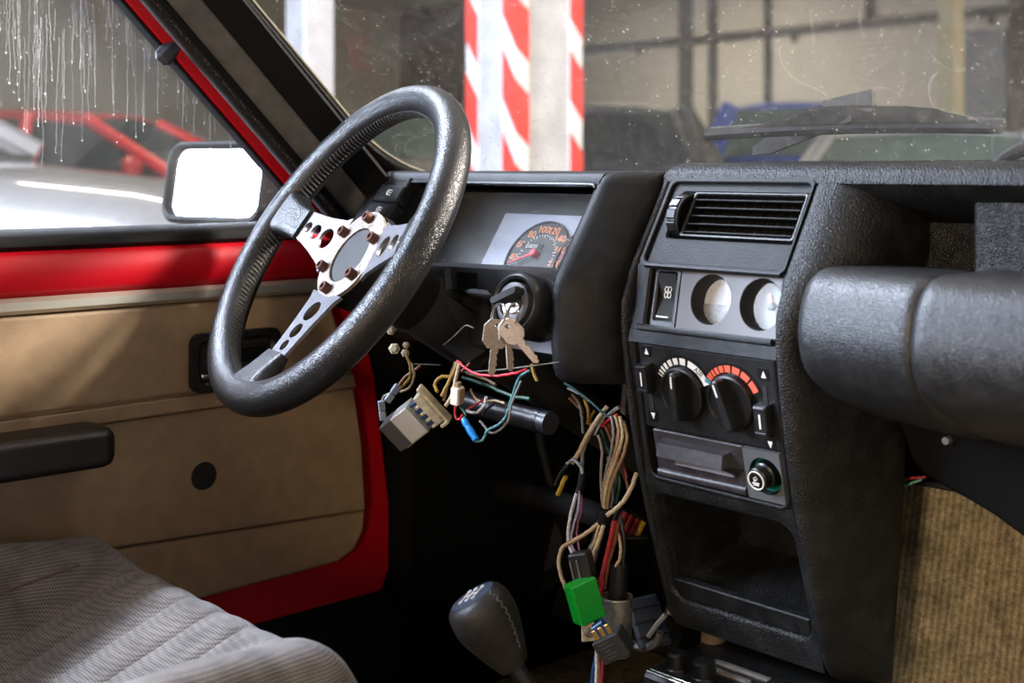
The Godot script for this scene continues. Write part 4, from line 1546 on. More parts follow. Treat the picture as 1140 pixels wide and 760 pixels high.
func build_console() -> void:
	var t := thing("centre_console", "tall black centre console with an open storage pocket", "console", V(-0.06, 0.515, -0.25))
	# side rims
	var ys := [0.512, 0.514, 0.520, 0.535, 0.56, 0.60, 0.64, 0.68, 0.72, 0.76, 0.79, 0.81, 0.83, 0.845, 0.86, 0.88, 0.90, 0.92, 0.935, 0.944, 0.949, 0.951]
	var b := mb()
	var rings := []
	for y in ys:
		var z := con_z(y)
		if y < 0.53: z -= 0.02 * pow((0.53 - y) / 0.018, 2.0)
		if y > 0.935: z -= 0.012 * pow((y - 0.935) / 0.016, 2.0)
		var r := PackedVector3Array()
		for p in [[-0.1585, -0.16], [-0.1585, -0.03], [-0.158, -0.010], [-0.1562, -0.0025], [-0.153, 0.0012], [-0.1495, 0.0015], [-0.1472, -0.0015], [-0.1466, -0.006], [-0.1466, -0.03]]:
			r.append(V(p[0], y, z + p[1]))
		rings.append(r)
	loft(b, rings, false, false)
	obj("left_rim", b.done(60.0), M.dash, t)
	b = mb()
	rings = []
	for y in ys:
		var z := con_z(y)
		if y < 0.53: z -= 0.02 * pow((0.53 - y) / 0.018, 2.0)
		if y > 0.935: z -= 0.012 * pow((y - 0.935) / 0.016, 2.0)
		var far := -0.305 if y > 0.70 else lerpf(-0.283, -0.305, (y - 0.51) / 0.19)
		var r := PackedVector3Array()
		var wide := smoothstep(0.80, 0.885, y)
		r.append(V(0.0166, y, z - 0.03)); r.append(V(0.0166, y, z - 0.006)); r.append(V(0.0172, y, z - 0.001)); r.append(V(0.0195, y, z + 0.002))
		var narrow := [V(0.0235, y, z + 0.0022), V(0.029, y, z - 0.001), V(0.035, y, z - 0.008), V(0.0405, y, lerpf(z - 0.008, far, 0.16)), V(0.0445, y, lerpf(z - 0.008, far, 0.33)), V(0.0480, y, lerpf(z - 0.008, far, 0.58)), V(0.0505, y, lerpf(z - 0.008, far, 0.85)), V(0.052, y, far), V(0.045, y, far - 0.006)]
		var broad := [V(0.0250, y, z + 0.0025), V(0.036, y, z + 0.0015), V(0.048, y, z - 0.003), V(0.058, y, z - 0.011), V(0.066, y, z - 0.021), V(0.072, y, z - 0.033), V(0.0755, y, z - 0.047), V(0.077, y, -0.305), V(0.07, y, -0.311)]
		for q in 9:
			r.append((narrow[q] as Vector3).lerp(broad[q], wide))
		rings.append(r)
	loft(b, rings, false, false)
	obj("right_rim", b.done(60.0), M.dash, t)
	b = mb()
	box(b, V(-0.062, 0.80, -0.300), V(0.19, 0.25, 0.02))
	obj("back_board", b.done(), M.matt_black, t)
	# A: vent surround
	var f := con_frame(0.8635, 0.940)
	var top := up_face(f, 0.945)
	var vy0 := up_face(f, 0.8895)
	var vy1 := up_face(f, 0.9290)
	b = mb(f)
	ring(b, rc(-0.1466, 0.0166, 0.0, top, 0.002), rc(-0.1265, 0.0135, vy0, vy1, 0.003), -0.02, -0.002, 0.002)
	obj("vent_surround", b.done(), M.dash_smooth, t)
	b = mb(f)
	ring(b, rc(-0.1440, 0.0160, -0.001, top - 0.004, 0.007), rc(-0.1400, 0.0135, 0.003, top - 0.009, 0.006), -0.003, 0.0015, 0.001)
	obj("surround_bead", b.done(), M.dash_smooth, t)
	# B: gauge surround
	f = con_frame(0.7945, 0.8635)
	var gy0 := up_face(f, 0.8105)
	var gy1 := up_face(f, 0.8615)
	top = up_face(f, 0.8635)
	b = mb(f)
	ring(b, rc(-0.1466, 0.0166, 0.0, top, 0.001), rc(-0.1300, 0.0128, gy0, gy1, 0.003), -0.025, -0.001, 0.002)
	obj("gauge_surround", b.done(), M.dash_smooth, t)
	b = mb(f)
	along_x(b, [-0.136, 0.012], [[gy0 - 0.0055, -0.001], [gy0 - 0.0045, 0.0025], [gy0 - 0.002, 0.0032], [gy0 + 0.0006, 0.0015], [gy0 + 0.0006, -0.004]])
	obj("gauge_shelf", b.done(50.0), M.dash_smooth, t)
	b = mb(f)
	along_x(b, [-0.136, 0.013], [[gy1 - 0.0008, -0.004], [gy1 - 0.0008, 0.0015], [gy1 + 0.0012, 0.0030], [gy1 + 0.0030, 0.0020], [gy1 + 0.0035, -0.001]])
	obj("gauge_brow", b.done(50.0), M.dash_smooth, t)
	# bead that frames heater panel and ashtray
	f = con_frame(0.668, 0.7935)
	top = up_face(f, 0.7935)
	b = mb(f)
	var path := [V(-0.1395, top, -0.001), V(-0.1395, 0.012, -0.001), V(-0.1375, 0.005, -0.001), V(-0.1315, 0.0015, -0.001), V(-0.06, 0.0008, -0.001), V(0.006, 0.0006, -0.001), V(0.0115, 0.003, -0.001), V(0.0142, 0.010, -0.001), V(0.0146, top, -0.001)]
	tube(b, path, 0.0024, 8)
	obj("frame_bead", b.done(60.0), M.dash_smooth, t)
	b = mb(f)
	prism(b, rc(-0.1466, -0.137, 0.0, top, 0.0005), -0.02, -0.0015)
	obj("frame_edge", b.done(), M.dash_smooth, t)
	b = mb(f)
	prism(b, rc(0.0118, 0.0166, 0.0, top, 0.0005), -0.02, -0.0015)
	obj("frame_edge", b.done(), M.dash_smooth, t)
	# E: pocket
	f = con_frame(0.522, 0.668)
	top = up_face(f, 0.6685)
	var py0 := up_face(f, 0.5490)
	var py1 := up_face(f, 0.6515)
	b = mb(f)
	ring(b, rc(-0.1466, 0.0166, 0.0, top, 0.001), rc(-0.1430, 0.0095, py0, py1, 0.014), -0.02, -0.0005, 0.004)
	obj("pocket_frame", b.done(60.0), M.dash, t)
	b = mb(f)
	ring(b, rc(-0.1430, 0.0095, py0, py1, 0.014), rc(-0.1400, 0.0075, py0 + 0.003, py1 - 0.003, 0.012), -0.11, -0.01)
	prism(b, rc(-0.143, 0.0095, py0, py1, 0.012), -0.112, -0.105)
	obj("pocket_walls", b.done(60.0), M.dash, t)
	var ly := up_face(f, 0.5675)
	b = mb(f)
	prism(b, PackedVector2Array([Vector2(-0.1420, py0 + 0.009), Vector2(-0.1395, py0 + 0.003), Vector2(-0.1340, py0 + 0.0008), Vector2(0.002, py0 + 0.0008), Vector2(0.0070, py0 + 0.003), Vector2(0.0088, py0 + 0.008), Vector2(0.0088, ly), Vector2(-0.1420, ly)]), -0.010, -0.0035, 0.0012)
	obj("pocket_lip", b.done(), M.dash_smooth, t)

	build_vent()
	build_gauges()
	build_heater()
	build_ashtray()

func build_vent() -> void:
	var f := con_frame(0.8635, 0.940)
	var y0 := up_face(f, 0.8900)
	var y1 := up_face(f, 0.9285)
	var t := thing("air_vent", "black slatted air vent with a thumb wheel at the top of the console", "air vent", f * V(-0.05, y0, -0.02))
	var b := mb(f)
	ring(b, rc(-0.110, 0.0128, y0, y1, 0.002), rc(-0.1075, 0.0105, y0 + 0.0025, y1 - 0.002, 0.002), -0.05, 0.0005, 0.001)
	prism(b, rc(-0.11, 0.0125, y0, y1, 0.002), -0.052, -0.048)
	obj("housing", b.done(), M.plastic, t)
	for k in 5:
		var y := lerpf(y0 + 0.0065, y1 - 0.0055, k / 4.0)
		b = mb(f * Transform3D(Basis(V(1, 0, 0), deg_to_rad(18)), V(0, y, -0.006)))
		box(b, V(-0.0485, 0, 0), V(0.117, 0.0017, 0.013), 0.0006)
		obj("slat", b.done(), M.dash_smooth, t)
	for k in 11:
		var x := lerpf(-0.100, 0.004, k / 10.0)
		b = mb(f * Transform3D(Basis(V(0, 1, 0), deg_to_rad(-30)), V(x, (y0 + y1) * 0.5, -0.0195)))
		box(b, V(0, 0, 0), V(0.0012, y1 - y0 - 0.004, 0.014), 0.0004)
		obj("vane", b.done(), M.dash_smooth, t)
	# thumb wheel: two ribbed segments seen in its slot
	var yc := (y0 + y1) * 0.5
	b = mb(f * frame(V(-0.1195, yc, -0.010), V(0, 0, 1), V(0, 1, 0)))
	lathe(b, [Vector2(0, -0.0055), Vector2(0.0195, -0.0055), Vector2(0.021, -0.004), Vector2(0.021, 0.004), Vector2(0.0195, 0.0055), Vector2(0, 0.0055)], 40)
	var w := obj("thumb_wheel", b.done(), M.gloss_black, t)
	for k in 4:
		b = mb(f * Transform3D(Basis(V(1, 0, 0), deg_to_rad(-46.0 + k * 31.0)), V(-0.1195, yc, -0.010)))
		box(b, V(0, 0, 0.0212), V(0.0105, 0.0085, 0.002), 0.0008)
		obj("grip", b.done(), M.plastic, w)
	b = mb(f)
	var arc := []
	for k in 13:
		var a := deg_to_rad(-78.0 + k * 13.0)
		arc.append(V(-0.1122, yc + sin(a) * 0.0225, -0.012 + cos(a) * 0.0225))
	tube(b, arc, 0.0016, 8)
	obj("wheel_guard", b.done(60.0), M.dash_smooth, t)

func build_gauges() -> void:
	var f := con_frame(0.7945, 0.8635, -0.007)
	var y0 := up_face(f, 0.8095)
	var y1 := up_face(f, 0.8625)
	var t := thing("gauge_panel", "satin grey panel with two round gauges", "gauge panel", f * V(-0.04, y0, 0))
	var c := [Vector2(-0.0630, up_face(f, 0.8370)), Vector2(-0.0092, up_face(f, 0.8368))]
	var R := 0.0222
	var b := mb(f)
	holed(b, PackedVector2Array([Vector2(-0.0985, y0), Vector2(-0.0362, y0), Vector2(-0.0362, y1), Vector2(-0.0985, y1)]), c[0], R, -0.003, 0.0, false)
	holed(b, PackedVector2Array([Vector2(-0.0362, y0), Vector2(0.0135, y0), Vector2(0.0135, y1), Vector2(-0.0362, y1)]), c[1], R, -0.003, 0.0, false)
	obj("plate", b.done(), M.grey_panel, t)
	for k in 2:
		var g := thing("round_gauge", ["round gauge with a white face split by a dark line, next to the fan switch", "round gauge with a pale face and a red pointer, next to the padded roll"][k], "gauge", f * p3(c[k], -0.02), "round gauges in the console")
		b = mb(f)
		lathe_at(b, c[k], [Vector2(R, -0.001), Vector2(R - 0.0008, -0.003), Vector2(R - 0.0012, -0.021), Vector2(0, -0.022)], 40)
		obj("barrel", b.done(), M.matt_black, g)
		b = mb(f)
		lathe_at(b, c[k], [Vector2(0, -0.0172), Vector2(R - 0.002, -0.0172), Vector2(R - 0.002, -0.02)], 40)
		obj("face", b.done(), M.gauge_face if k == 0 else M.gauge_face2, g)
		if k == 0:
			b = mb(f)
			var lower := PackedVector2Array()
			for i in 17:
				var a := PI + PI * i / 16.0
				lower.append(c[0] + Vector2(cos(a) * (R - 0.0025), sin(a) * (R - 0.0025) - 0.003))
			prism(b, lower, -0.0172, -0.0155, 0.0004)
			obj("lower_cover", b.done(), mat(Color(0.66, 0.67, 0.67), 0.4, 0.0, {"mottle": M.blot, "ms": 60.0}), g)
		else:
			b = mb(f)
			var tip: Vector2 = c[1] + Vector2(-0.0045, 0.0105)
			var d: Vector2 = (tip - c[1]).normalized()
			var s := Vector2(-d.y, d.x)
			prism(b, PackedVector2Array([c[1] - s * 0.0018, c[1] + s * 0.0018, tip + s * 0.0022, tip - s * 0.0022]), -0.0160, -0.0152)
			obj("pointer", b.done(), mat(Color(0.82, 0.34, 0.27), 0.4), g)
			b = mb(f)
			lathe_at(b, c[1], [Vector2(0.0035, -0.017), Vector2(0.0035, -0.0145), Vector2(0.0025, -0.0135), Vector2(0, -0.0135)], 20)
			obj("hub", b.done(), M.grey_panel, g)
			b = mb(f)
			for i in 24:
				var a := TAU * i / 24.0
				var q := Vector2(cos(a), sin(a))
				var s2 := Vector2(-q.y, q.x) * 0.0003
				b.quad(p3(c[1] + q * 0.0155 - s2, -0.0169), p3(c[1] + q * 0.0155 + s2, -0.0169), p3(c[1] + q * 0.018 + s2, -0.0169), p3(c[1] + q * 0.018 - s2, -0.0169))
			obj("scale", b.done(), M.dial_face, g)
		b = mb(f)
		lathe_at(b, c[k], [Vector2(0, -0.0095), Vector2(R - 0.0014, -0.0098)], 40)
		obj("lens", b.done(), M.gauge_lens, g)
	# fan switch
	var s := thing("fan_switch", "black rocker switch with a white fan symbol and bar", "switch", f * V(-0.113, y0, 0))
	b = mb(f)
	ring(b, rc(-0.1290, -0.0990, y0, y1, 0.002), rc(-0.1245, -0.1035, y0 + 0.006, y1 - 0.006, 0.001), -0.012, 0.001, 0.0015)
	obj("bezel", b.done(), M.plastic, s)
	b = mb(f)
	var ym := (y0 + y1) * 0.5
	loft(b, [PackedVector3Array([V(-0.1243, y0 + 0.0065, -0.001), V(-0.1243, ym, -0.005), V(-0.1243, y1 - 0.0065, 0.002), V(-0.1243, y1 - 0.0065, -0.012), V(-0.1243, y0 + 0.0065, -0.012)]), PackedVector3Array([V(-0.1037, y0 + 0.0065, -0.001), V(-0.1037, ym, -0.005), V(-0.1037, y1 - 0.0065, 0.002), V(-0.1037, y1 - 0.0065, -0.012), V(-0.1037, y0 + 0.0065, -0.012)])])
	obj("rocker", b.done(), M.matt_black, s)
	b = mb(f)
	for k in 4:
		var a := deg_to_rad(45.0 + 90.0 * k)
		var cc := V(-0.1135 + cos(a) * 0.0027, ym + 0.004 + sin(a) * 0.0036, -0.0018)
		var loop := []
		for i in 12:
			var e := TAU * i / 12.0
			loop.append(cc + V(cos(e) * 0.0019, sin(e) * 0.0025, 0.0))
		tube(b, loop, 0.00042, 5, true)
	obj("fan_symbol", b.done(), M.white_print, s)
	b = mb(f)
	prism(b, rc(-0.1225, -0.1085, y0 + 0.0080, y0 + 0.0093, 0.0003), -0.002, 0.0002)
	obj("white_bar", b.done(), M.white_print, s)

func build_heater() -> void:
	var f := con_frame(0.7165, 0.7935, -0.0025)
	var top := up_face(f, 0.7930)
	var t := thing("heater_control_unit", "black heater control panel with two rotary knobs and two sliders", "control panel", f * V(-0.06, 0.0, 0))
	var b := mb(f)
	prism(b, rc(-0.1370, 0.0118, 0.0005, top, 0.001), -0.02, 0.0, 0.0008)
	obj("plate", b.done(), M.plastic, t)
	var cs := [Vector2(-0.0868, up_face(f, 0.7535)), Vector2(-0.0338, up_face(f, 0.7530))]
	for k in 2:
		var c: Vector2 = cs[k]
		# sunk scale
		b = mb(f)
		var sc := PackedVector2Array()
		for i in 25:
			var a := deg_to_rad(166.0 - 150.0 * i / 24.0)
			sc.append(c + Vector2(cos(a), sin(a)) * 0.0345)
		for i in 25:
			var a := deg_to_rad(16.0 + 150.0 * i / 24.0)
			sc.append(c + Vector2(cos(a), sin(a)) * 0.0235)
		prism(b, sc, -0.001, 0.0006)
		var win := obj("scale_window", b.done(), M.gloss_black, t)
		var segs := [[152, 150], [146, 143], [139, 135], [131, 125], [120, 112], [107, 97], [92, 80], [74, 22]] if k == 0 else [[152, 144], [142, 138], [136, 132], [129, 124], [121, 114], [111, 102], [99, 87], [83, 68], [64, 47], [43, 24]]
		for i in segs.size():
			b = mb(f)
			var poly := PackedVector2Array()
			var n := 6
			for q in n + 1:
				var a := deg_to_rad(lerpf(segs[i][0], segs[i][1], float(q) / n))
				poly.append(c + Vector2(cos(a), sin(a)) * 0.0318)
			for q in n + 1:
				var a := deg_to_rad(lerpf(segs[i][1], segs[i][0], float(q) / n))
				poly.append(c + Vector2(cos(a), sin(a)) * 0.0260)
			prism(b, poly, 0.0005, 0.0010)
			var m: Material = M.white_print if k == 0 else (M.blue_print if i == 0 else M.red_print)
			obj("scale_mark", b.done(), m, win)
		if k == 0:
			var a := deg_to_rad(48)
			var tb := f.basis * Basis(V(0, 0, 1), deg_to_rad(-40))
			text("lettering", "AIR", 0.0036, Transform3D(tb, f * V(c.x + cos(a) * 0.0289, c.y + sin(a) * 0.0289, 0.0012)), M.gloss_black, win)
		# knob
		b = mb(f)
		lathe_at(b, c, [Vector2(0.0238, 0.0), Vector2(0.0242, 0.004), Vector2(0.0236, 0.0055), Vector2(0.0222, 0.0060), Vector2(0.0212, 0.0050), Vector2(0.0205, 0.0040), Vector2(0.0, 0.0036)], 48)
		var kn := obj("rotary_knob", b.done(), M.gloss_black, t)
		var turn := deg_to_rad(-2.0) if k == 0 else deg_to_rad(17.0)
		b = mb(f * Transform3D(Basis(V(0, 0, 1), turn), V(c.x, c.y, 0)))
		loft(b, [r3(rc(-0.0050, 0.0050, -0.0222, 0.0222, 0.003), 0.0036), r3(rc(-0.0042, 0.0042, -0.0220, 0.0220, 0.003), 0.0150), r3(rc(-0.0030, 0.0030, -0.0208, 0.0208, 0.0025), 0.0165)])
		obj("grip_bar", b.done(35.0), M.plastic, kn)
		b = mb(f * Transform3D(Basis(V(0, 0, 1), turn), V(c.x, c.y, 0)))
		prism(b, rc(-0.0008, 0.0008, 0.0085, 0.0195, 0.0003), 0.0163, 0.0168)
		obj("pointer_line", b.done(), M.white_print, kn)
	# sliders
	var sl := [[-0.1268, 0.764, 0.740, 0.787, 0.728], [0.0015, 0.744, 0.731, 0.781, 0.722]]
	for k in 2:
		var s = sl[k]
		b = mb(f)
		prism(b, rc(s[0] - 0.0022, s[0] + 0.0022, up_face(f, s[4] + 0.002), up_face(f, s[3] - 0.010), 0.0006), -0.001, 0.0006)
		var slot := obj("slider_slot", b.done(), M.matt_black, t)
		b = mb(f)
		var yy := up_face(f, s[1])
		loft(b, [r3(rc(s[0] - 0.0072, s[0] + 0.0072, yy - 0.0135, yy + 0.0135, 0.0012), 0.0005), r3(rc(s[0] - 0.0066, s[0] + 0.0066, yy - 0.0130, yy + 0.0130, 0.0012), 0.0095), r3(rc(s[0] - 0.0056, s[0] + 0.0056, yy - 0.0120, yy + 0.0120, 0.001), 0.0108)])
		var kb := obj("slider_knob", b.done(35.0), M.plastic, slot)
		b = mb(f)
		prism(b, rc(s[0] - 0.0007, s[0] + 0.0007, yy - 0.0062, yy + 0.0062, 0.0002), 0.0106, 0.0111)
		obj("white_line", b.done(), M.white_print, kb)
		for e in [-1.0, 1.0]:
			b = mb(f)
			box(b, V(s[0], yy + e * 0.0105, 0.0112), V(0.011, 0.0028, 0.0014), 0.0005)
			obj("rib", b.done(), M.plastic, kb)
		for e in 2:
			var yt := up_face(f, [s[3], s[4]][e])
			var d := 1.0 if e == 0 else -1.0
			b = mb(f)
			prism(b, rc(s[0] - 0.0055, s[0] + 0.0055, yt - 0.0050, yt + 0.0050, 0.0008), 0.0, 0.0006)
			var nook := obj("mark_nook", b.done(), M.gloss_black, slot)
			b = mb(f)
			prism(b, PackedVector2Array([Vector2(s[0] - 0.0018, yt - 0.0028 * d), Vector2(s[0] + 0.0030, yt - 0.0028 * d), Vector2(s[0] + 0.0008, yt + 0.0030 * d)]), 0.0005, 0.0010)
			obj("arrow_mark", b.done(), M.white_print, nook)

func build_ashtray() -> void:
	var f := con_frame(0.668, 0.7165, -0.0005)
	var y0 := up_face(f, 0.6725)
	var y1 := up_face(f, 0.7160)
	var t := thing("ashtray", "brownish black ashtray front with an angular pull", "ashtray", f * V(-0.08, y0, 0))
	var b := mb(f)
	var x0 := -0.1285
	var x1 := -0.0275
	prism(b, rc(x0, x1, y0, y1, 0.001), -0.02, 0.0, 0.001)
	obj("front", b.done(), M.brown_plastic, t)
	b = mb(f)
	along_x(b, [x0 + 0.001, x1 - 0.001], [[y0 + 0.0008, 0.0], [y0 + 0.0012, 0.0024], [y0 + 0.0040, 0.0032], [y0 + 0.0068, 0.0022], [y0 + 0.0080, 0.0]])
	obj("lower_bead", b.done(60.0), M.brown_plastic, t)
	# pull: a bevelled bar that overhangs a sloping notch
	var px0 := -0.1175
	var px1 := -0.0400
	var hy := y1 - 0.0070
	b = mb(f)
	var outer := PackedVector3Array([V(px0, hy, 0.0), V(px1, hy, 0.0), V(px1, hy - 0.013, 0.0), V(px0, hy - 0.013, 0.0)])
	var inn := PackedVector3Array([V(px0 + 0.001, hy - 0.001, 0.0085), V(px1 - 0.003, hy - 0.001, 0.0085), V(px1 - 0.003, hy - 0.0125, 0.0125), V(px0 + 0.001, hy - 0.0125, 0.0125)])
	loft(b, [outer, inn])
	obj("pull_bar", b.done(20.0), M.brown_plastic, t)
	b = mb(f)
	loft(b, [PackedVector3Array([V(px1 - 0.004, hy - 0.0115, 0.0005), V(px1 + 0.0005, hy - 0.001, 0.0005), V(px1 + 0.0110, hy - 0.0145, 0.0005), V(px1 + 0.0030, hy - 0.0220, 0.0005)]), PackedVector3Array([V(px1 - 0.003, hy - 0.0122, 0.012), V(px1 - 0.003, hy - 0.001, 0.0085), V(px1 + 0.0085, hy - 0.0140, 0.0012), V(px1 + 0.0022, hy - 0.0205, 0.0012)])])
	obj("pull_end", b.done(20.0), M.plastic, t)
	b = mb(f)
	loft(b, [PackedVector3Array([V(px0 + 0.004, hy - 0.0135, -0.0004), V(px1 - 0.002, hy - 0.0135, -0.0004), V(px1 + 0.003, hy - 0.022, -0.0004), V(px0 + 0.014, hy - 0.022, -0.0004)]), PackedVector3Array([V(px0 + 0.012, hy - 0.0160, 0.0006), V(px1 - 0.001, hy - 0.0160, 0.0006), V(px1 + 0.002, hy - 0.0218, 0.0035), V(px0 + 0.014, hy - 0.0218, 0.0035)])])
	obj("pull_ramp", b.done(20.0), mat(Color(0.30, 0.285, 0.29), 0.45), t)
	# cigarette lighter in its own plate
	var lt := thing("cigarette_lighter", "round cigarette lighter with a white symbol in a grey plate with a green ring", "lighter", f * V(-0.006, y0, 0))
	var lc := Vector2(-0.0058, (y0 + y1) * 0.5 - 0.0005)
	b = mb(f)
	holed(b, PackedVector2Array([Vector2(-0.0268, y0 - 0.0005), Vector2(0.0112, y0 - 0.0005), Vector2(0.0112, y1 - 0.0005), Vector2(-0.0268, y1 - 0.0005)]), lc, 0.0165, -0.004, 0.001)
	obj("plate", b.done(), mat(grey(0.33, Color(0.97, 1.0, 1.02)), 0.42, 0.0), lt)
	b = mb(f)
	lathe_at(b, lc, [Vector2(0.0165, 0.001), Vector2(0.0158, -0.003), Vector2(0.0152, -0.014), Vector2(0, -0.015)], 36)
	obj("well", b.done(), M.gloss_black, lt)
	b = mb(f)
	lathe_at(b, lc, [Vector2(0.0150, -0.010), Vector2(0.0150, -0.004), Vector2(0.0132, -0.0035), Vector2(0.0125, -0.010)], 36)
	obj("green_ring", b.done(), M.teal_ring, lt)
	b = mb(f)
	lathe_at(b, lc + Vector2(-0.001, 0.001), [Vector2(0.0110, -0.012), Vector2(0.0110, 0.002), Vector2(0.0095, 0.003), Vector2(0.0085, 0.007), Vector2(0.0100, 0.0085), Vector2(0.0100, 0.0115), Vector2(0.0088, 0.0125), Vector2(0, 0.0130)], 36)
	var kn := obj("lighter_knob", b.done(), M.gloss_black, lt)
	b = mb(f)
	var cc := lc + Vector2(-0.001, 0.001)
	lathe_at(b, cc, [Vector2(0.0072, 0.0126), Vector2(0.0074, 0.0132), Vector2(0.0082, 0.0132), Vector2(0.0083, 0.0124)], 32)
	obj("white_ring", b.done(), M.white_print, kn)
	b = mb(f)
	tube(b, [V(cc.x - 0.001, cc.y - 0.001, 0.0133), V(cc.x - 0.0016, cc.y + 0.002, 0.0133), V(cc.x + 0.0006, cc.y + 0.0036, 0.0133), V(cc.x + 0.0020, cc.y + 0.0016, 0.0133), V(cc.x - 0.0006, cc.y, 0.0133)], 0.00045, 5)
	tube(b, [V(cc.x - 0.0034, cc.y - 0.0022, 0.0133), V(cc.x + 0.0034, cc.y - 0.0022, 0.0133)], 0.0005, 5)
	tube(b, [V(cc.x - 0.0028, cc.y - 0.0038, 0.0133), V(cc.x + 0.0028, cc.y - 0.0038, 0.0133)], 0.0005, 5)
	obj("symbol", b.done(), M.white_print, kn)


# ---------------------------------------------------------------- steering
func build_wheel() -> void:
	var th := deg_to_rad(33.16)
	var ph := deg_to_rad(-9.24)
	var n := V(sin(ph) * cos(th), sin(th), cos(ph) * cos(th))
	var W := facing(V(-0.3964, 0.8776, -0.0184), n)
	var t := thing("steering_wheel", "black leather sports steering wheel with three drilled silver spokes and a rusty bolted hub", "steering wheel", W.origin)
	var R := 0.168
	var r := 0.0166
	var b := mb(W)
	var rings := []
	for i in 120:
		var a := TAU * i / 120.0
		var c := V(cos(a), sin(a), 0)
		var q := PackedVector3Array()
		for k in 20:
			var e := TAU * k / 20.0
			q.append(c * (R + cos(e) * r * 0.97) + V(0, 0, sin(e) * r * 1.04))
		rings.append(q)
	rings.append(rings[0])
	loft(b, rings, true, false)
	var rim := obj("rim", b.done(80.0), M.leather, t)
	# lacing on the inner side of the rim
	b = mb(W)
	for i in 200:
		var a := TAU * i / 200.0
		var near := false
		for s in [169.0, 9.0, 268.0]:
			if absf(wrapf(rad_to_deg(a) - s, -180.0, 180.0)) < 9.0:
				near = true
		if near:
			continue
		var c := V(cos(a), sin(a), 0)
		var d := V(-sin(a), cos(a), 0)
		var p0 := c * (R + cos(PI * 0.90) * r) + V(0, 0, sin(PI * 0.90) * r) - d * 0.0016
		var p1 := c * (R - r * 1.02) + V(0, 0, -0.0005)
		var p2 := c * (R + cos(PI * 1.16) * r) + V(0, 0, sin(PI * 1.16) * r) + d * 0.0016
		tube(b, [p0, p1, p2], 0.00085, 5)
	obj("lacing", b.done(), M.thread, rim).set_meta("kind", "stuff")
	# hub plate
	var zh := -0.0205
	b = mb(W)
	lathe(b, [Vector2(0.0305, zh - 0.004), Vector2(0.0305, zh), Vector2(0.0315, zh + 0.0006), Vector2(0.0480, zh + 0.0006), Vector2(0.049, zh), Vector2(0.049, zh - 0.004), Vector2(0.0305, zh - 0.004)], 60)
	obj("hub_ring", b.done(30.0), M.alu_rusty, t, "rust-stained silver hub ring")
	b = mb(W)
	lathe(b, [Vector2(0, zh - 0.002), Vector2(0.0295, zh - 0.002), Vector2(0.0305, zh - 0.006)], 40)
	obj("hub_cap", b.done(), M.hubcap, t)
	b = mb(W)
	lathe(b, [Vector2(0.050, zh - 0.005), Vector2(0.0505, zh - 0.016), Vector2(0.045, zh - 0.04), Vector2(0.037, zh - 0.066), Vector2(0.034, zh - 0.09), Vector2(0.0, zh - 0.09)], 40)
	obj("boss", b.done(50.0), M.rubber, t)
	for k in 6:
		var a := deg_to_rad(27.0 + 60.0 * k)
		b = mb(W * Transform3D(Basis.IDENTITY, V(cos(a) * 0.0402, sin(a) * 0.0402, zh + 0.0006)))
		lathe(b, [Vector2(0.0055, 0.0), Vector2(0.0055, 0.0072), Vector2(0.0048, 0.0080), Vector2(0.0030, 0.0080), Vector2(0.0028, 0.0030), Vector2(0, 0.0028)], 16)
		obj("bolt", b.done(30.0), M.rust, t)
	for s in [169.0, 9.0, 268.0]:
		var a := deg_to_rad(s)
		# spoke frame: x outward, y across, tilted up to the rim
		var o := V(cos(a) * 0.044, sin(a) * 0.044, zh)
		var e := V(cos(a) * 0.160, sin(a) * 0.160, -0.0015)
		var xx := (e - o).normalized()
		var yy := V(-sin(a), cos(a), 0)
		var S := W * frame(o, xx, yy)
		b = mb(S)
		var cuts := [[0.0, 0.0325], [0.008, 0.0270], [0.036, 0.0210], [0.056, 0.0182], [0.072, 0.0166], [0.100, 0.0150]]
		var holes := [[0.0225, 0.0115], [0.0465, 0.0086], [0.0640, 0.0062]]
		for i in cuts.size() - 1:
			var x0: float = cuts[i][0]
			var x1: float = cuts[i + 1][0]
			var h0: float = cuts[i][1]
			var h1: float = cuts[i + 1][1]
			var cell := PackedVector2Array([Vector2(x0, -h0), Vector2(x1, -h1), Vector2(x1, h1), Vector2(x0, h0)])
			if i >= 1 and i <= 3:
				holed(b, cell, Vector2(holes[i - 1][0], 0), holes[i - 1][1], -0.0035, 0.0, false)
			else:
				for z in [0.0, -0.0035]:
					b.quad(p3(cell[0], z), p3(cell[1], z), p3(cell[2], z), p3(cell[3], z))
			for q in [[0, 1], [3, 2]]:
				b.quad(p3(cell[q[0]], -0.0035), p3(cell[q[1]], -0.0035), p3(cell[q[1]], 0.0), p3(cell[q[0]], 0.0))
		obj("spoke", b.done(30.0), M.alu, t, "drilled silver spoke")
		b = mb(S)
		var rr := []
		for q in [[0.074, 0.0185, 0.0055], [0.082, 0.0195, 0.0075], [0.095, 0.0215, 0.0105], [0.108, 0.026, 0.0135], [0.118, 0.033, 0.0145]]:
			rr.append(PackedVector3Array())
			for p in rrect(0, -0.0015, q[1] * 2.0, q[2] * 2.0, q[2] * 0.85, 4):
				rr[-1].append(V(q[0], p.x, p.y))
		loft(b, rr)
		obj("leather_collar", b.done(60.0), M.leather, t)
	# column and its controls
	var c := thing("steering_column", "black steering column and lower shroud bar below the instruments", "steering column", W * V(0, 0, -0.25))
	b = mb(W)
	tube(b, [V(0, 0, zh - 0.085), V(0, 0, -0.20)], 0.033, 20)
	tube(b, [V(0, 0, -0.18), V(0, 0, -0.62)], 0.024, 16)
	obj("column_tube", b.done(), M.matt_black, c)
	b = mb(W)
	tube(b, [V(-0.03, -0.01, -0.10), V(-0.09, -0.010, -0.095), V(-0.135, -0.012, -0.085)], 0.006, 10)
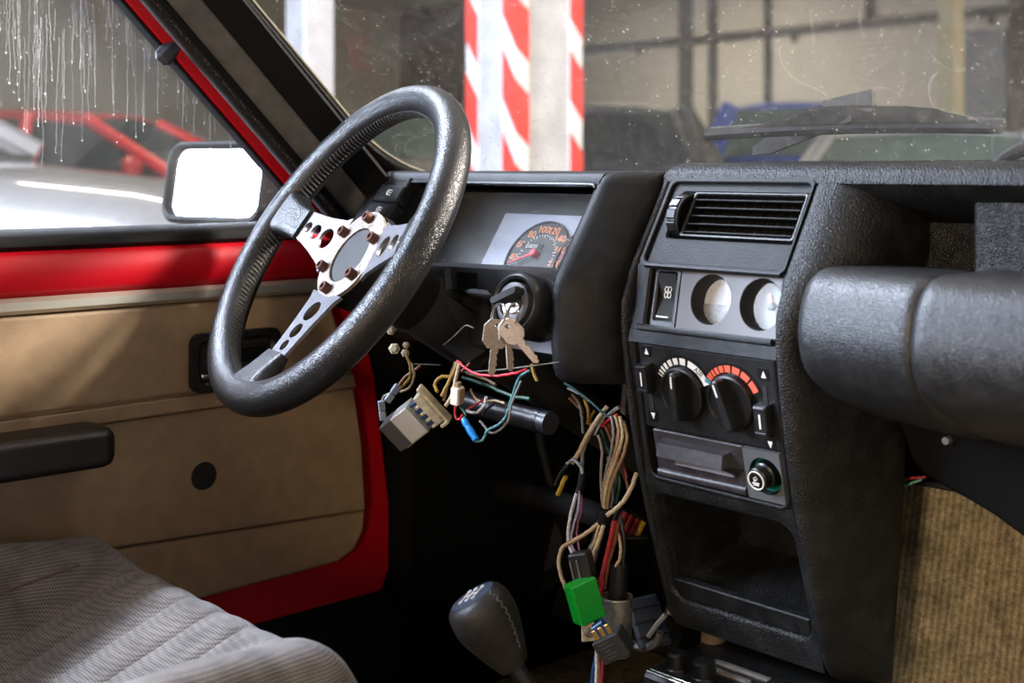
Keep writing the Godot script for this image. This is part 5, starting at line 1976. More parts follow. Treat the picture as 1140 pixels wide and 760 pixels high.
	var stalk := obj("control_stalk", b.done(), M.plastic, c)
	b = mb(W)
	tube(b, [V(-0.098, -0.0105, -0.094), V(-0.102, -0.011, -0.093), V(-0.135, -0.012, -0.085), V(-0.139, -0.012, -0.084)], 0.0105, 16)
	obj("stalk_end", b.done(), mat(Color(0.55, 0.57, 0.60), 0.45), stalk, "pale grey stalk end")
	# shroud bar with a square notch and a round collar
	var zb := -0.130
	for piece in [[[452, 294], [509, 297], [509, 323], [452, 325]], [[509, 297], [531, 298.5], [531, 304], [509, 303]], [[531, 298.5], [576, 301], [598, 306], [616, 313], [616, 372], [590, 366], [556, 338], [542, 323], [531, 322]]]:
		var poly := PackedVector2Array()
		for q in piece:
			var p := atz(q[0], q[1], zb)
			poly.append(Vector2(p.x, p.y))
		b = mb(Transform3D(Basis.IDENTITY, V(0, 0, zb)))
		prism(b, poly, -0.05, 0.0)
		obj("shroud_bar", b.done(), M.plastic, c)
	b = mb()
	for e in [[[498, 298], [500, 322], -0.11], [[560, 372], [612, 372], -0.15]]:
		tube(b, [atz(e[0][0], e[0][1], e[2]), atz(e[1][0], e[1][1], e[2])], 0.004, 8)
	obj("shroud_rib", b.done(), M.plastic, c)
	# lower shroud remains: dark angled plates with bare edges
	b = mb()
	var A := [atz(448, 352, -0.10), atz(500, 330, -0.12), atz(560, 372, -0.16), atz(520, 400, -0.14)]
	b.quad(A[0], A[1], A[2], A[3])
	b.quad(A[0] + V(0, -0.004, 0), A[1] + V(0, -0.004, 0), A[2] + V(0, -0.004, 0), A[3] + V(0, -0.004, 0))
	box(b, atz(525, 355, -0.17), V(0.11, 0.05, 0.06), 0.006)
	obj("column_bracket", b.done(), M.matt_black, c)
	b = mb()
	for e in [[[433, 363], [443, 361], [449, 350], [450, 343], [455, 356], [462, 355]], [[494, 384], [505, 375], [512, 368], [519, 362], [527, 365]], [[462, 405], [490, 406]], [[514, 414], [560, 411], [622, 403]]]:
		var pts := []
		for q in e:
			pts.append(atz(q[0], q[1], -0.092))
		tube(b, smooth_path(pts, 4), 0.0013, 6, false, -1.0, 0.5)
	obj("bare_edges", b.done(), M.dull_steel, c)
	b = mb()
	box(b, atz(460, 322, -0.12), V(0.03, 0.03, 0.03), 0.004)
	obj("copper_block", b.done(), mat(Color(0.30, 0.15, 0.10), 0.6), c)
	for q in [[435, 368, 0.0042], [439, 388, 0.0058], [452, 384, 0.0034], [451, 393, 0.0042]]:
		b = mb(facing(atz(q[0], q[1], -0.085), V(0.7, 0.2, 0.7)))
		lathe(b, [Vector2(0, 0.005), Vector2(q[2] * 0.6, 0.005), Vector2(q[2] * 0.7, 0.002), Vector2(q[2], 0.001), Vector2(q[2], -0.004), Vector2(0, -0.005)], 6)
		obj("terminal_screw", b.done(20.0), M.cream, c)

func build_ignition() -> void:
	var o := atz(572, 338, -0.108)
	var f := facing(o, V(0.05, 0.22, 0.97))
	var t := thing("ignition_switch", "round black ignition lock in the shroud bar with a key in it", "ignition lock", o - V(0, 0.03, 0))
	var b := mb(f)
	lathe(b, [Vector2(0.031, -0.04), Vector2(0.031, -0.006), Vector2(0.029, 0.0), Vector2(0.0265, 0.0015), Vector2(0.024, 0.0), Vector2(0.0225, -0.010), Vector2(0.0205, -0.013)], 40)
	obj("collar", b.done(50.0), M.plastic, t)
	b = mb(f)
	lathe(b, [Vector2(0.0208, -0.013), Vector2(0.0200, 0.002), Vector2(0.0175, 0.004), Vector2(0.0145, 0.004), Vector2(0.0135, 0.001), Vector2(0.0120, 0.0), Vector2(0.0, 0.0)], 40)
	obj("barrel", b.done(40.0), M.relay_dark, t)
	b = mb(f)
	lathe(b, [Vector2(0.0095, 0.0), Vector2(0.0095, 0.0016), Vector2(0.0080, 0.0022), Vector2(0, 0.0022)], 32)
	obj("key_face", b.done(40.0), M.steel, t)
	var k := thing("ignition_key", "black plastic key turned in the ignition lock", "key", o + V(0, 0, 0.01))
	b = mb(f * Transform3D(Basis(V(0, 0, 1), deg_to_rad(24)), V(0.003, 0.004, 0)))
	loft(b, [r3(rrect(0, 0, 0.010, 0.004, 0.001), -0.004), r3(rrect(0, 0, 0.012, 0.005, 0.002), 0.006), r3(rrect(0.003, 0, 0.034, 0.0075, 0.0036), 0.010), r3(rrect(0.003, 0, 0.036, 0.0080, 0.0038), 0.018), r3(rrect(0.003, 0, 0.032, 0.0060, 0.003), 0.022)])
	obj("bow", b.done(50.0), M.matt_black, k)
	# ring and the keys that hang from it
	var kr := thing("key_ring", "pair of steel split rings hanging from the ignition key", "key ring", atz(562, 355, -0.068))
	for q in [[554, 351, 7.0, 13.0, -0.070], [570, 349.5, 5.5, 12.0, -0.066]]:
		b = mb()
		for w in 2:
			var loop := []
			for i in 28:
				var a := TAU * i / 28.0
				loop.append(atz(q[0] + cos(a) * q[2] + 1.6 * w + sin(a) * 2.0, q[1] - sin(a) * q[3], q[4] + 0.003 * cos(a) + 0.0012 * w))
			tube(b, loop, 0.00075, 8, true)
		obj("split_ring", b.done(60.0), M.chrome, kr)
	var keys := [[552, 372, 6.0, 1.4, -0.066, "flat brass-coloured key with a wide square bow on the split ring"], [566, 369, -4.0, 1.15, -0.070, "worn flat key hanging straight down behind the wide key"], [570, 369, -42.0, 1.15, -0.062, "worn flat key splayed out to the right of the others"]]
	for i in 3:
		var q = keys[i]
		var F := Transform3D(Basis(rgt, Vector3.UP, -fwd) * Basis(V(0, 1, 0), deg_to_rad([18.0, 30.0, -14.0][i])) * Basis(V(0, 0, 1), deg_to_rad(-q[2])), atz(q[0], q[1], q[4]))
		var kt := thing("key", q[5], "key", F.origin, "keys on the split ring")
		var s: float = q[3]
		b = mb(F)
		var bow := PackedVector2Array([Vector2(-0.0045, 0.0095), Vector2(0.0045, 0.0095), Vector2(0.0082, 0.0055), Vector2(0.0085, -0.0045), Vector2(0.0050, -0.0090), Vector2(-0.0050, -0.0090), Vector2(-0.0085, -0.0045), Vector2(-0.0082, 0.0055)])
		for j in bow.size():
			bow[j] *= s
		var hole := circle(0, 0.0055 * s, 0.0022, 8)
		var oo := PackedVector2Array()
		for p in hole:
			oo.append(p)
		holed(b, bow, Vector2(0, 0.0052 * s), 0.0022, -0.0011, 0.0011)
		obj("bow", b.done(30.0), M.key_metal, kt)
		b = mb(F)
		var bl_ := PackedVector2Array([Vector2(-0.0034, -0.008 * s)])
		var L := -0.008 * s - 0.026
		bl_.append(Vector2(-0.0034, L + 0.003)); bl_.append(Vector2(-0.0010, L)); bl_.append(Vector2(0.0012, L))
		var depths := [0.0016, 0.0030, 0.0020, 0.0034, 0.0024, 0.0032, 0.0018, 0.0034]
		for j in 8:
			var yy := L + 0.0015 + j * 0.0027
			bl_.append(Vector2(depths[j], yy)); bl_.append(Vector2(depths[j] , yy + 0.0013))
		bl_.append(Vector2(0.0036, -0.008 * s))
		prism(b, bl_, -0.0009, 0.0009, 0.0)
		obj("blade", b.done(30.0), M.key_metal, kt)


# ---------------------------------------------------------------- seat, gear lever
func seat_top(s: float, z: float) -> float:
	var a := absf(s)
	var bol := smoothstep(0.50, 0.84, a)
	var centre := 0.588 - 0.36 * maxf(0.0, z - 0.13) + 0.30 * maxf(0.0, z - 0.36)
	var front := smoothstep(0.12, 0.26, z)
	var edge := 0.606 - 0.02 * clampf((z - 0.2) / 0.4, 0.0, 1.0)
	if s < 0.0:
		edge = 0.601
	var y := lerpf(centre, edge, bol * (0.55 + 0.45 * front))
	for g in [-0.48, -0.26, -0.04, 0.18, 0.40]:
		y -= 0.0035 * exp(-pow((s - g) / 0.010, 2.0)) * smoothstep(0.135, 0.16, z)
		y += 0.0022 * exp(-pow((s - g - 0.11) / 0.07, 2.0))
	return y

func build_seat() -> void:
	var t := thing("driver_seat", "driver's seat in greyish beige ribbed cloth", "seat", V(-0.36, 0.30, 0.4))
	var b := mb()
	var x0 := -0.595
	var x1 := -0.135
	var zs := []
	for k in 60:
		zs.append(0.112 + pow(k / 59.0, 1.35) * 0.52)
	var rings := []
	var ns := 110
	for z in zs:
		var f := clampf((z - 0.112) / 0.055, 0.0, 1.0)
		var drop := 0.055 * pow(1.0 - f, 2.2)
		var shrink := 1.0 - 0.035 * pow(1.0 - f, 2.0)
		var r := PackedVector3Array()
		r.append(V((x0 + x1) * 0.5 + (x0 - x1) * 0.46 * shrink, 0.43, z + 0.012))
		for i in ns + 1:
			var s := -1.0 + 2.0 * i / ns
			var a := absf(s)
			var side := 0.0
			if a > 0.86:
				side = 0.05 * (1.0 - sqrt(maxf(0.0, 1.0 - pow((a - 0.86) / 0.14, 2.0))))
			r.append(V((x0 + x1) * 0.5 + s * (x1 - x0) * 0.5 * shrink, seat_top(s, z) - drop - side, z))
		r.append(V((x0 + x1) * 0.5 + (x1 - x0) * 0.46 * shrink, 0.43, z + 0.012))
		rings.append(r)
	loft(b, rings)
	var cu := obj("cushion", b.done(70.0), M.seat, t)
	# piping where the cushion's panels meet
	for s in [-0.66, 0.70]:
		b = mb()
		var pts := []
		for k in 16:
			var z := 0.185 + k * 0.028
			pts.append(V(-0.365 + s * 0.23, seat_top(s, z) + 0.0004, z))
		tube(b, pts, 0.0016, 6)
		obj("seam", b.done(), M.seat_thread, cu)
	b = mb()
	loft(b, [rect_xz(-0.365, 0.40, 0.39, 0.44, 0.30), rect_xz(-0.365, 0.42, 0.39, 0.47, 0.44)])
	obj("base", b.done(), M.felt, t)
	b = mb()
	rings = []
	for q in [[0.50, 0.60, 0.40, 0.10], [0.62, 0.64, 0.46, 0.13], [0.85, 0.73, 0.46, 0.12], [1.02, 0.79, 0.40, 0.10], [1.07, 0.81, 0.34, 0.07]]:
		var r := PackedVector3Array()
		for p in rrect(-0.365, q[1], q[2], q[3], 0.04, 5):
			r.append(V(p.x, q[0], p.y))
		rings.append(r)
	loft(b, rings)
	obj("backrest", b.done(60.0), M.seat, t)

func build_gear() -> void:
	var top := atz(526, 664, 0.012)
	var low := atz(571, 738, -0.012)
	var ax := (top - low).normalized()
	var t := thing("gear_lever", "gear lever with a worn stitched leather knob and a shift pattern cap", "gear lever", V(-0.06, 0.42, -0.05))
	var f := facing(low, ax, V(-0.3, 0.2, 1.0))
	var L := low.distance_to(top)
	var b := mb(f)
	var prof := []
	for q in [[0.0, -0.004], [0.0125, -0.003], [0.0150, 0.004], [0.0185, 0.016], [0.0228, 0.032], [0.0262, 0.048], [0.0275, 0.058], [0.0272, 0.068], [0.0264, 0.076], [0.0244, 0.0820], [0.0212, 0.0860], [0.0195, 0.0868]]:
		prof.append(Vector2(q[0], q[1] * L / 0.0868))
	lathe(b, prof, 40)
	var kn := obj("knob", b.done(60.0), M.knob_leather, t)
	b = mb(f)
	lathe(b, [Vector2(0.0200, L - 0.0012), Vector2(0.0196, L + 0.0006), Vector2(0.013, L + 0.0016), Vector2(0, L + 0.0022)], 36)
	var cap := obj("cap", b.done(60.0), mat(Color(0.20, 0.23, 0.28), 0.25), kn)
	b = mb(f * Transform3D(Basis(V(0, 0, 1), deg_to_rad(28)), V(0, 0, L + 0.0022)))
	for x in [-0.007, 0.0, 0.007]:
		tube(b, [V(x, -0.0062, 0), V(x, 0.0062, 0)], 0.0003, 5)
	tube(b, [V(-0.007, 0, 0), V(0.007, 0, 0)], 0.0003, 5)
	for x in [-0.007, 0.0, 0.007]:
		for y in [-0.0085, 0.0085]:
			var loop := []
			for i in 10:
				var a := TAU * i / 10.0
				loop.append(V(x + cos(a) * 0.0015, y + sin(a) * 0.0019, 0))
			tube(b, loop, 0.00028, 5, true)
	obj("shift_pattern", b.done(), M.white_print, cap)
	# stitched seam down the side
	b = mb(f)
	var dirv := (f.basis.inverse() * (rgt * 0.80 - fwd * 0.60))
	var an := atan2(dirv.y, dirv.x)
	for k in 22:
		var h := 0.012 + k * 0.0031
		var rad := 0.0
		for i in prof.size() - 1:
			if h >= prof[i].y and h <= prof[i + 1].y:
				rad = lerpf(prof[i].x, prof[i + 1].x, (h - prof[i].y) / maxf(1e-5, prof[i + 1].y - prof[i].y))
		if rad < 0.005:
			continue
		var a0 := an - 0.05 + 0.10 * (k % 2)
		tube(b, [V(cos(a0) * (rad + 0.0003), sin(a0) * (rad + 0.0003), h), V(cos(an + 0.05 - 0.10 * (k % 2)) * (rad + 0.0003), sin(an + 0.05 - 0.10 * (k % 2)) * (rad + 0.0003), h + 0.0024)], 0.0006, 5)
	obj("stitching", b.done(), M.thread, kn).set_meta("kind", "stuff")
	b = mb()
	tube(b, smooth_path([low + ax * 0.004, low - ax * 0.05, low - ax * 0.12 + V(0, -0.01, 0), V(-0.03, 0.40, -0.06)], 5), 0.0075, 12)
	obj("rod", b.done(), M.plastic, t)


# ---------------------------------------------------------------- loose electrics
func vb(yaw: float, pitch: float, roll: float) -> Basis:
	return Basis(rgt, Vector3.UP, -fwd) * Basis.from_euler(V(deg_to_rad(pitch), deg_to_rad(yaw), deg_to_rad(roll)))

func wire(label: String, col: Color, rad: float, z: Variant, pts: Array) -> void:
	var p := []
	for i in pts.size():
		var zz: float = lerpf(z[0], z[1], float(i) / (pts.size() - 1)) if z is Array else z
		p.append(atz(pts[i][0], pts[i][1], zz))
	var sp := smooth_path(p, 6)
	# small kinks, as a handled wire has
	for i in range(1, sp.size() - 1):
		sp[i] += V(rng.randf_range(-1, 1), rng.randf_range(-1, 1), rng.randf_range(-1, 1)) * 0.0003
	var b := mb()
	tube(b, sp, rad * 0.001, 8)
	var o := obj("wire", b.done(70.0), wire_mat(col))
	tag(o, label, "wire", "loose wires under the dashboard")

func build_electrics() -> void:
	rng.seed = 404
	var yel := Color(0.66, 0.52, 0.16)
	var tan_ := Color(0.68, 0.57, 0.42)
	var beige := Color(0.76, 0.68, 0.54)
	var brown := Color(0.45, 0.27, 0.18)
	var white := Color(0.82, 0.81, 0.80)
	var greyw := Color(0.55, 0.56, 0.56)
	var red := Color(0.78, 0.09, 0.13)
	var dred := Color(0.45, 0.10, 0.09)
	var teal := Color(0.25, 0.50, 0.52)
	var green := Color(0.05, 0.27, 0.20)
	var blk := Color(0.09, 0.09, 0.09)
	wire("yellow wire bent down from the beige terminal screws", yel, 1.5, -0.08, [[452, 395], [457, 408], [456, 421], [447, 431]])
	wire("brown wire crossing above the small grey plug", Color(0.62, 0.42, 0.30), 1.5, [-0.09, -0.076], [[468, 407], [452, 419], [444, 429]])
	wire("tan wire looping back under the brown wire", tan_, 1.3, -0.08, [[458, 404], [461, 418], [456, 431], [446, 436]])
	wire("short cream wire between the two small grey plugs", beige, 1.2, -0.076, [[438, 436], [429, 440], [425, 446]])
	wire("yellow wire bulging out beside the cream plug", yel, 1.7, [-0.09, -0.070], [[509, 403], [503, 418], [492, 419], [484, 427], [487, 436]])
	wire("yellow wire running straight into the cream plug", yel, 1.6, [-0.09, -0.070], [[510, 403], [501, 422], [491, 441]])
	wire("beige wire running into the end of the cream plug", beige, 1.9, [-0.09, -0.068], [[512, 402], [507, 424], [503, 440], [496, 452]])
	wire("brown wire tucked behind the beige wire at the cream plug", Color(0.50, 0.38, 0.22), 1.5, [-0.095, -0.072], [[507, 403], [500, 424], [494, 446]])
	wire("bright red wire sagging below the keys", Color(0.86, 0.12, 0.20), 1.2, [-0.085, -0.08], [[509, 401], [519, 410], [534, 417], [556, 418], [574, 415], [586, 411]])
	wire("thin red wire end with a bare tip near the red wire", Color(0.7, 0.45, 0.4), 0.7, -0.086, [[513, 413], [519, 408], [523, 404]])
	wire("teal wire dropping in a long curve to the blue crimp", teal, 1.3, [-0.09, -0.068], [[590, 412], [578, 421], [569, 445], [564, 462], [556, 472], [543, 479], [537, 490], [530, 491]])
	wire("grey wire looping below the teal wire", greyw, 1.1, [-0.085, -0.075], [[580, 424], [570, 448], [566, 466], [559, 476], [548, 482], [540, 475], [534, 468]])
	wire("red wire loop hanging under the white plug", red, 1.2, -0.070, [[507, 451], [507, 463], [511, 467], [515, 461]])
	wire("dark green wire beside the white plug", green, 1.2, -0.074, [[512, 452], [519, 462], [514, 466]])
	wire("white wire bending down behind the white plug", white, 1.4, -0.085, [[541, 442], [539, 451], [530, 459], [519, 457]])
	wire("tan wire arching behind the white plug", tan_, 1.2, -0.095, [[524, 433], [529, 443], [538, 447], [552, 446], [562, 449]])
	wire("thin red wire slanting behind the white plug", red, 0.9, -0.09, [[519, 457], [530, 450], [540, 443]])
	wire("black wire curling over the dark pipe", blk, 1.2, -0.10, [[537, 462], [542, 455], [549, 450], [548, 444]])
	wire("dark green wire lying along the dark pipe", green, 1.8, -0.11, [[515, 420], [540, 428], [568, 440], [590, 444]])
	wire("tan wire lying above the dark green wire", Color(0.42, 0.32, 0.2), 1.6, -0.105, [[520, 415], [538, 421], [552, 428]])
	wire("yellow wire stub below the ignition lock", yel, 1.5, -0.11, [[592, 405], [594, 415], [598, 424]])
	# the loom left of the console
	var Z := -0.20
	wire("thick beige wire slanting down to the black tape", beige, 2.3, [Z, Z + 0.03], [[676, 452], [664, 468], [652, 488], [644, 504], [636, 516]])
	wire("grey-white wire curving into the black sleeve", greyw, 2.0, [Z, Z + 0.03], [[672, 463], [660, 478], [650, 498], [648, 514], [648, 528]])
	wire("thin pale grey wire between the beige and grey wires", white, 1.0, Z, [[675, 461], [668, 472], [662, 484]])
	wire("blue-green wire crossing over the loom to the console", Color(0.20, 0.40, 0.44), 1.3, [-0.17, -0.2], [[628, 426], [645, 437], [660, 449], [672, 460], [684, 466], [697, 470]])
	wire("pale grey wire running beside the blue-green wire", greyw, 1.2, -0.18, [[632, 432], [648, 440], [656, 446]])
	wire("yellow wire at the top of the loom", yel, 1.7, Z - 0.01, [[651, 444], [655, 458], [654, 472]])
	wire("yellow wire loop behind the top of the loom", yel, 1.4, Z - 0.015, [[662, 457], [657, 466], [658, 476]])
	wire("grey wire dropping at the top of the loom", greyw, 1.5, Z - 0.005, [[645, 450], [648, 465], [649, 482]])
	wire("brown wire bundle end at the top of the loom", brown, 1.8, Z - 0.012, [[634, 443], [641, 450], [648, 456]])
	wire("pale brown wire above the loom", Color(0.5, 0.4, 0.32), 1.6, Z - 0.01, [[637, 439], [644, 448], [650, 460]])
	wire("grey stub wire at the console's edge", greyw, 2.0, Z, [[689, 453], [682, 458], [677, 463]])
	wire("red wire at the neck of the loom", red, 1.5, Z, [[688, 461], [679, 466], [670, 474]])
	wire("brown wire deep in the loom", brown, 1.9, Z - 0.01, [[672, 470], [680, 488], [686, 506], [694, 526], [700, 545]])
	wire("reddish wire deep in the loom", dred, 2.2, Z - 0.006, [[677, 471], [687, 490], [693, 512], [698, 533]])
	wire("dark green wire deep in the loom", green, 1.6, Z, [[669, 478], [676, 498], [683, 515], [690, 535], [686, 560]])
	wire("tan wire on the outside of the loom", tan_, 1.7, Z + 0.012, [[693, 468], [698, 485], [694, 505], [684, 528], [677, 552], [676, 574]])
	wire("beige wire in the middle of the loom", beige, 1.7, Z + 0.015, [[690, 463], [693, 485], [686, 510], [678, 532], [673, 556], [673, 574]])
	wire("pale tan wire down the middle of the loom", tan_, 1.6, Z + 0.015, [[685, 462], [689, 482], [684, 506], [676, 530], [671, 552], [672, 574]])
	wire("grey wire down the middle of the loom", greyw, 1.5, Z + 0.01, [[680, 463], [683, 480], [680, 505], [674, 528], [670, 555]])
	wire("white wire bowed out of the loom", Color(0.62, 0.58, 0.54), 1.4, Z + 0.012, [[666, 484], [670, 500], [669, 525], [670, 550], [672, 574]])
	wire("grey wire behind the bowed white wire", greyw, 1.2, Z, [[676, 508], [680, 530], [683, 552], [678, 574]])
	wire("thick beige wire coming back to the tape from the console", beige, 2.2, [Z, Z + 0.02], [[709, 526], [702, 545], [692, 560], [682, 569], [675, 574]])
	wire("yellow cut wire end hanging by the black tape", yel, 2.4, -0.165, [[630, 530], [626, 539], [621, 551]])
	wire("pale looped wire holding the yellow end", greyw, 1.6, -0.165, [[631, 516], [638, 512], [646, 518], [649, 527]])
	wire("black taped wire holding the yellow end", blk, 1.7, -0.166, [[633, 516], [624, 527], [618, 540]])
	wire("white wire from the black sleeve to the black plug", white, 1.7, -0.165, [[643, 546], [637, 566], [633, 588], [633, 604], [638, 617]])
	wire("lilac wire beside the white wire", Color(0.62, 0.58, 0.68), 1.3, -0.165, [[645, 546], [644, 566], [638, 588], [636, 604], [641, 616]])
	wire("pink wire beside the white wire", Color(0.55, 0.36, 0.44), 1.1, -0.168, [[647, 546], [647, 568], [642, 590], [645, 612]])
	wire("tan wire looping left around the green relay", tan_, 2.0, [-0.175, -0.13], [[666, 583], [652, 594], [638, 602], [626, 610], [622, 627], [626, 645], [634, 663]])
	wire("red wire running down behind the green relay", Color(0.62, 0.13, 0.13), 2.3, -0.175, [[684, 580], [680, 600], [674, 625], [670, 645], [669, 662]])
	wire("brown wire beside the red wire behind the relay", brown, 2.0, -0.178, [[688, 582], [684, 604], [677, 628], [673, 655]])
	wire("beige wire ending above the black plug", beige, 1.9, -0.17, [[672, 585], [667, 600], [662, 615], [657, 629]])
	wire("tan wire beside the beige wire", tan_, 1.5, -0.172, [[667, 585], [663, 600], [658, 612]])
	wire("grey wire ending beside the black plug", greyw, 1.5, -0.175, [[664, 598], [658, 608], [653, 618]])
	wire("tan wire curling right below the tape", tan_, 1.5, -0.18, [[687, 590], [691, 606], [690, 622], [682, 635]])
	wire("red wire end tied beside the green relay", Color(0.8, 0.1, 0.25), 1.0, -0.16, [[665, 648], [668, 643], [671, 648], [668, 660]])
	wire("black wire hanging right of the loom", blk, 1.8, -0.185, [[690, 575], [695, 600], [693, 640], [690, 662]])
	wire("blue wire running down out of the relay plug", Color(0.1, 0.28, 0.5), 1.3, -0.125, [[666, 718], [661, 740], [658, 765], [655, 800]])
	wire("white wire running down out of the relay plug", white, 1.4, -0.125, [[664, 718], [664, 740], [663, 765], [661, 800]])
	wire("pale brown wire running down out of the relay plug", Color(0.5, 0.38, 0.34), 1.2, -0.127, [[667, 722], [667, 745], [667, 765], [666, 800]])
	wire("red wire running down out of the relay plug", Color(0.6, 0.1, 0.14), 1.4, -0.128, [[670, 722], [671, 740], [669, 765], [668, 800]])
	wire("red wire behind the carpet edge under the passenger dashboard", Color(0.75, 0.25, 0.3), 1.3, -0.33, [[1002, 535], [1014, 532], [1030, 531]])
	wire("mint wire behind the carpet edge under the passenger dashboard", Color(0.45, 0.7, 0.62), 1.2, -0.325, [[1001, 541], [1014, 538], [1026, 533]])
	# tape and sleeves
	var b := mb()
	tube(b, [atz(676, 568, -0.185), atz(672, 580, -0.185), atz(667, 588, -0.18)], 0.0075, 12)
	tag(obj("tape_wrap", b.done(), M.rubber), "black tape wrapped round the middle of the loom", "tape")
	b = mb()
	tube(b, smooth_path([atz(648, 526, -0.17), atz(647, 538, -0.168), atz(644, 549, -0.166)], 4), 0.0034, 10)
	tag(obj("wire_sleeve", b.done(), M.rubber), "black sleeve over the white and pink wires", "sleeve")
	# silver flasher relay, its terminals and the cream plug
	var B := vb(-14, 18, 39)
	var o := atz(452, 473, -0.062)
	var F := Transform3D(B, o)
	var t := thing("flasher_relay", "square silver and dark grey relay hanging from the cream plug", "relay", o)
	b = mb(F)
	box(b, V(-0.0105, 0, 0), V(0.016, 0.0315, 0.022), 0.001)
	obj("dark_case", b.done(), M.relay_dark, t)
	b = mb(F)
	box(b, V(0.0085, 0, 0.0002), V(0.022, 0.0318, 0.0224), 0.001)
	obj("silver_case", b.done(), M.relay_silver, t)
	b = mb(F)
	box(b, V(0.004, -0.0162, 0), V(0.03, 0.001, 0.018))
	obj("label_strip", b.done(), M.cream, t)
	for k in 4:
		b = mb(F)
		box(b, V(0.0245, 0.0118 - k * 0.0079, 0.003), V(0.012, 0.0034, 0.0022), 0.0005)
		obj("terminal", b.done(), M.blue_terminal, t, "blue blade terminal")
	t = thing("cream_plug", "cream plastic plug above the silver relay", "plug", F * V(0.036, 0, 0))
	b = mb(F)
	box(b, V(0.0345, 0, 0.002), V(0.009, 0.0345, 0.014), 0.001)
	for k in 4:
		box(b, V(0.0275, 0.0078 - k * 0.0079, 0.002), V(0.007, 0.0030, 0.011), 0.0006)
	obj("housing", b.done(), M.cream, t)
	b = mb(F)
	box(b, V(0.0405, 0, 0.002), V(0.004, 0.044, 0.012), 0.0012)
	box(b, V(0.037, -0.0205, 0.002), V(0.010, 0.004, 0.014), 0.001)
	obj("flange", b.done(), M.cream, t)
	# two small grey plugs
	for q in [[437, 438, -36.0, "small grey plug on the yellow and brown wires"], [425.5, 457, 6.0, "small grey plug hanging left of the silver relay"]]:
		var G := Transform3D(vb(10, 0, q[2]), atz(q[0], q[1], -0.075))
		t = thing("wire_plug", q[3], "plug", G.origin, "small grey plugs")
		b = mb(G)
		box(b, V(0, 0.0052, 0), V(0.0068, 0.0098, 0.006), 0.0008)
		obj("upper_half", b.done(), M.conn_grey, t)
		b = mb(G)
		box(b, V(0, -0.0052, 0), V(0.0068, 0.0090, 0.006), 0.0008)
		obj("lower_half", b.done(), M.conn_grey, t)
	# white plug
	var G2 := Transform3D(vb(-32, 8, -8), atz(509, 440, -0.072))
	t = thing("white_plug", "white plug with a tan side on the red and green wires", "plug", G2.origin)
	b = mb(G2)
	box(b, V(0, 0, 0), V(0.0085, 0.0165, 0.011), 0.0008)
	obj("housing", b.done(), M.off_white, t)
	b = mb(G2)
	box(b, V(0.0046, 0, -0.001), V(0.0012, 0.0135, 0.0085), 0.0004)
	box(b, V(0, 0.010, -0.001), V(0.004, 0.005, 0.006), 0.0005)
	obj("clip", b.done(), mat(Color(0.55, 0.44, 0.33), 0.5), t)
	# blue crimp
	b = mb()
	var c0 := atz(515.5, 466, -0.068)
	var c1 := atz(530.5, 490, -0.068)
	var d := (c1 - c0).normalized()
	b.t = facing(c0, d)
	var LL := c0.distance_to(c1)
	lathe(b, [Vector2(0, 0), Vector2(0.0024, 0.0002), Vector2(0.0032, LL * 0.12), Vector2(0.0033, LL * 0.30), Vector2(0.0027, LL * 0.36), Vector2(0.0034, LL * 0.42), Vector2(0.0034, LL * 0.72), Vector2(0.0027, LL * 0.78), Vector2(0.0032, LL * 0.84), Vector2(0.0030, LL * 0.98), Vector2(0, LL)], 16)
	tag(obj("crimp_connector", b.done(50.0), M.blue_plastic), "bright blue crimp connector at the end of the teal wire", "connector")
	# dark pipe under the column
	b = mb()
	tube(b, [atz(520, 447, -0.13), atz(560, 458, -0.13), atz(613, 471, -0.13)], 0.0108, 18)
	t = thing("dark_pipe", "dark plastic pipe lying under the steering column", "pipe", atz(565, 475, -0.13))
	obj("pipe", b.done(40.0), mat(Color(0.12, 0.125, 0.14), 0.35), t)
	b = mb()
	tube(b, [atz(600, 468, -0.13), atz(604, 469, -0.13)], 0.0114, 18)
	obj("pipe_band", b.done(40.0), M.gloss_black, t)
	# black duct behind the loom and dark hoses
	b = mb()
	tube(b, smooth_path([atz(560, 545, -0.34), atz(610, 556, -0.30), atz(650, 568, -0.25), atz(676, 580, -0.225)], 5), 0.0125, 16)
	tag(obj("heater_hose", b.done(60.0), M.rubber), "black heater hose behind the loom", "hose")
	b = mb()
	tube(b, smooth_path([atz(600, 480, -0.33), atz(612, 530, -0.33), atz(628, 570, -0.32), atz(650, 600, -0.30)], 5), 0.006, 10)
	tag(obj("cable_conduit", b.done(60.0), M.rubber), "thin black conduit curving down behind the loom", "conduit")
	# fuse block beside the console
	t = thing("fuse_block", "small block of red and yellow fuses beside the console", "fuse block", atz(700, 590, -0.215))
	b = mb(Transform3D(vb(20, 0, -30), atz(700, 583, -0.222)))
	box(b, V(0, 0, -0.004), V(0.034, 0.022, 0.008), 0.001)
	obj("carrier", b.done(), M.matt_black, t)
	for k in 4:
		b = mb(Transform3D(vb(20, 0, -30), atz(700, 583, -0.222)))
		box(b, V(-0.011 + k * 0.0072, 0, 0.003), V(0.0045, 0.018, 0.008), 0.0008)
		obj("fuse", b.done(), [mat(Color(0.42, 0.08, 0.09), 0.35), mat(Color(0.45, 0.10, 0.10), 0.35), mat(Color(0.40, 0.09, 0.08), 0.35), mat(Color(0.62, 0.46, 0.12), 0.4)][k], t)
	b = mb(Transform3D(vb(10, 0, -4), atz(706, 597, -0.222)))
	box(b, V(0, 0, 0), V(0.026, 0.003, 0.012), 0.0008)
	obj("shelf", b.done(), M.gloss_black, t)
	# black plug over the green relay
	var G3 := Transform3D(vb(-24, 0, 14), atz(647, 629, -0.142))
	t = thing("black_plug", "black plug on top of the green relay", "plug", G3.origin)
	b = mb(G3)
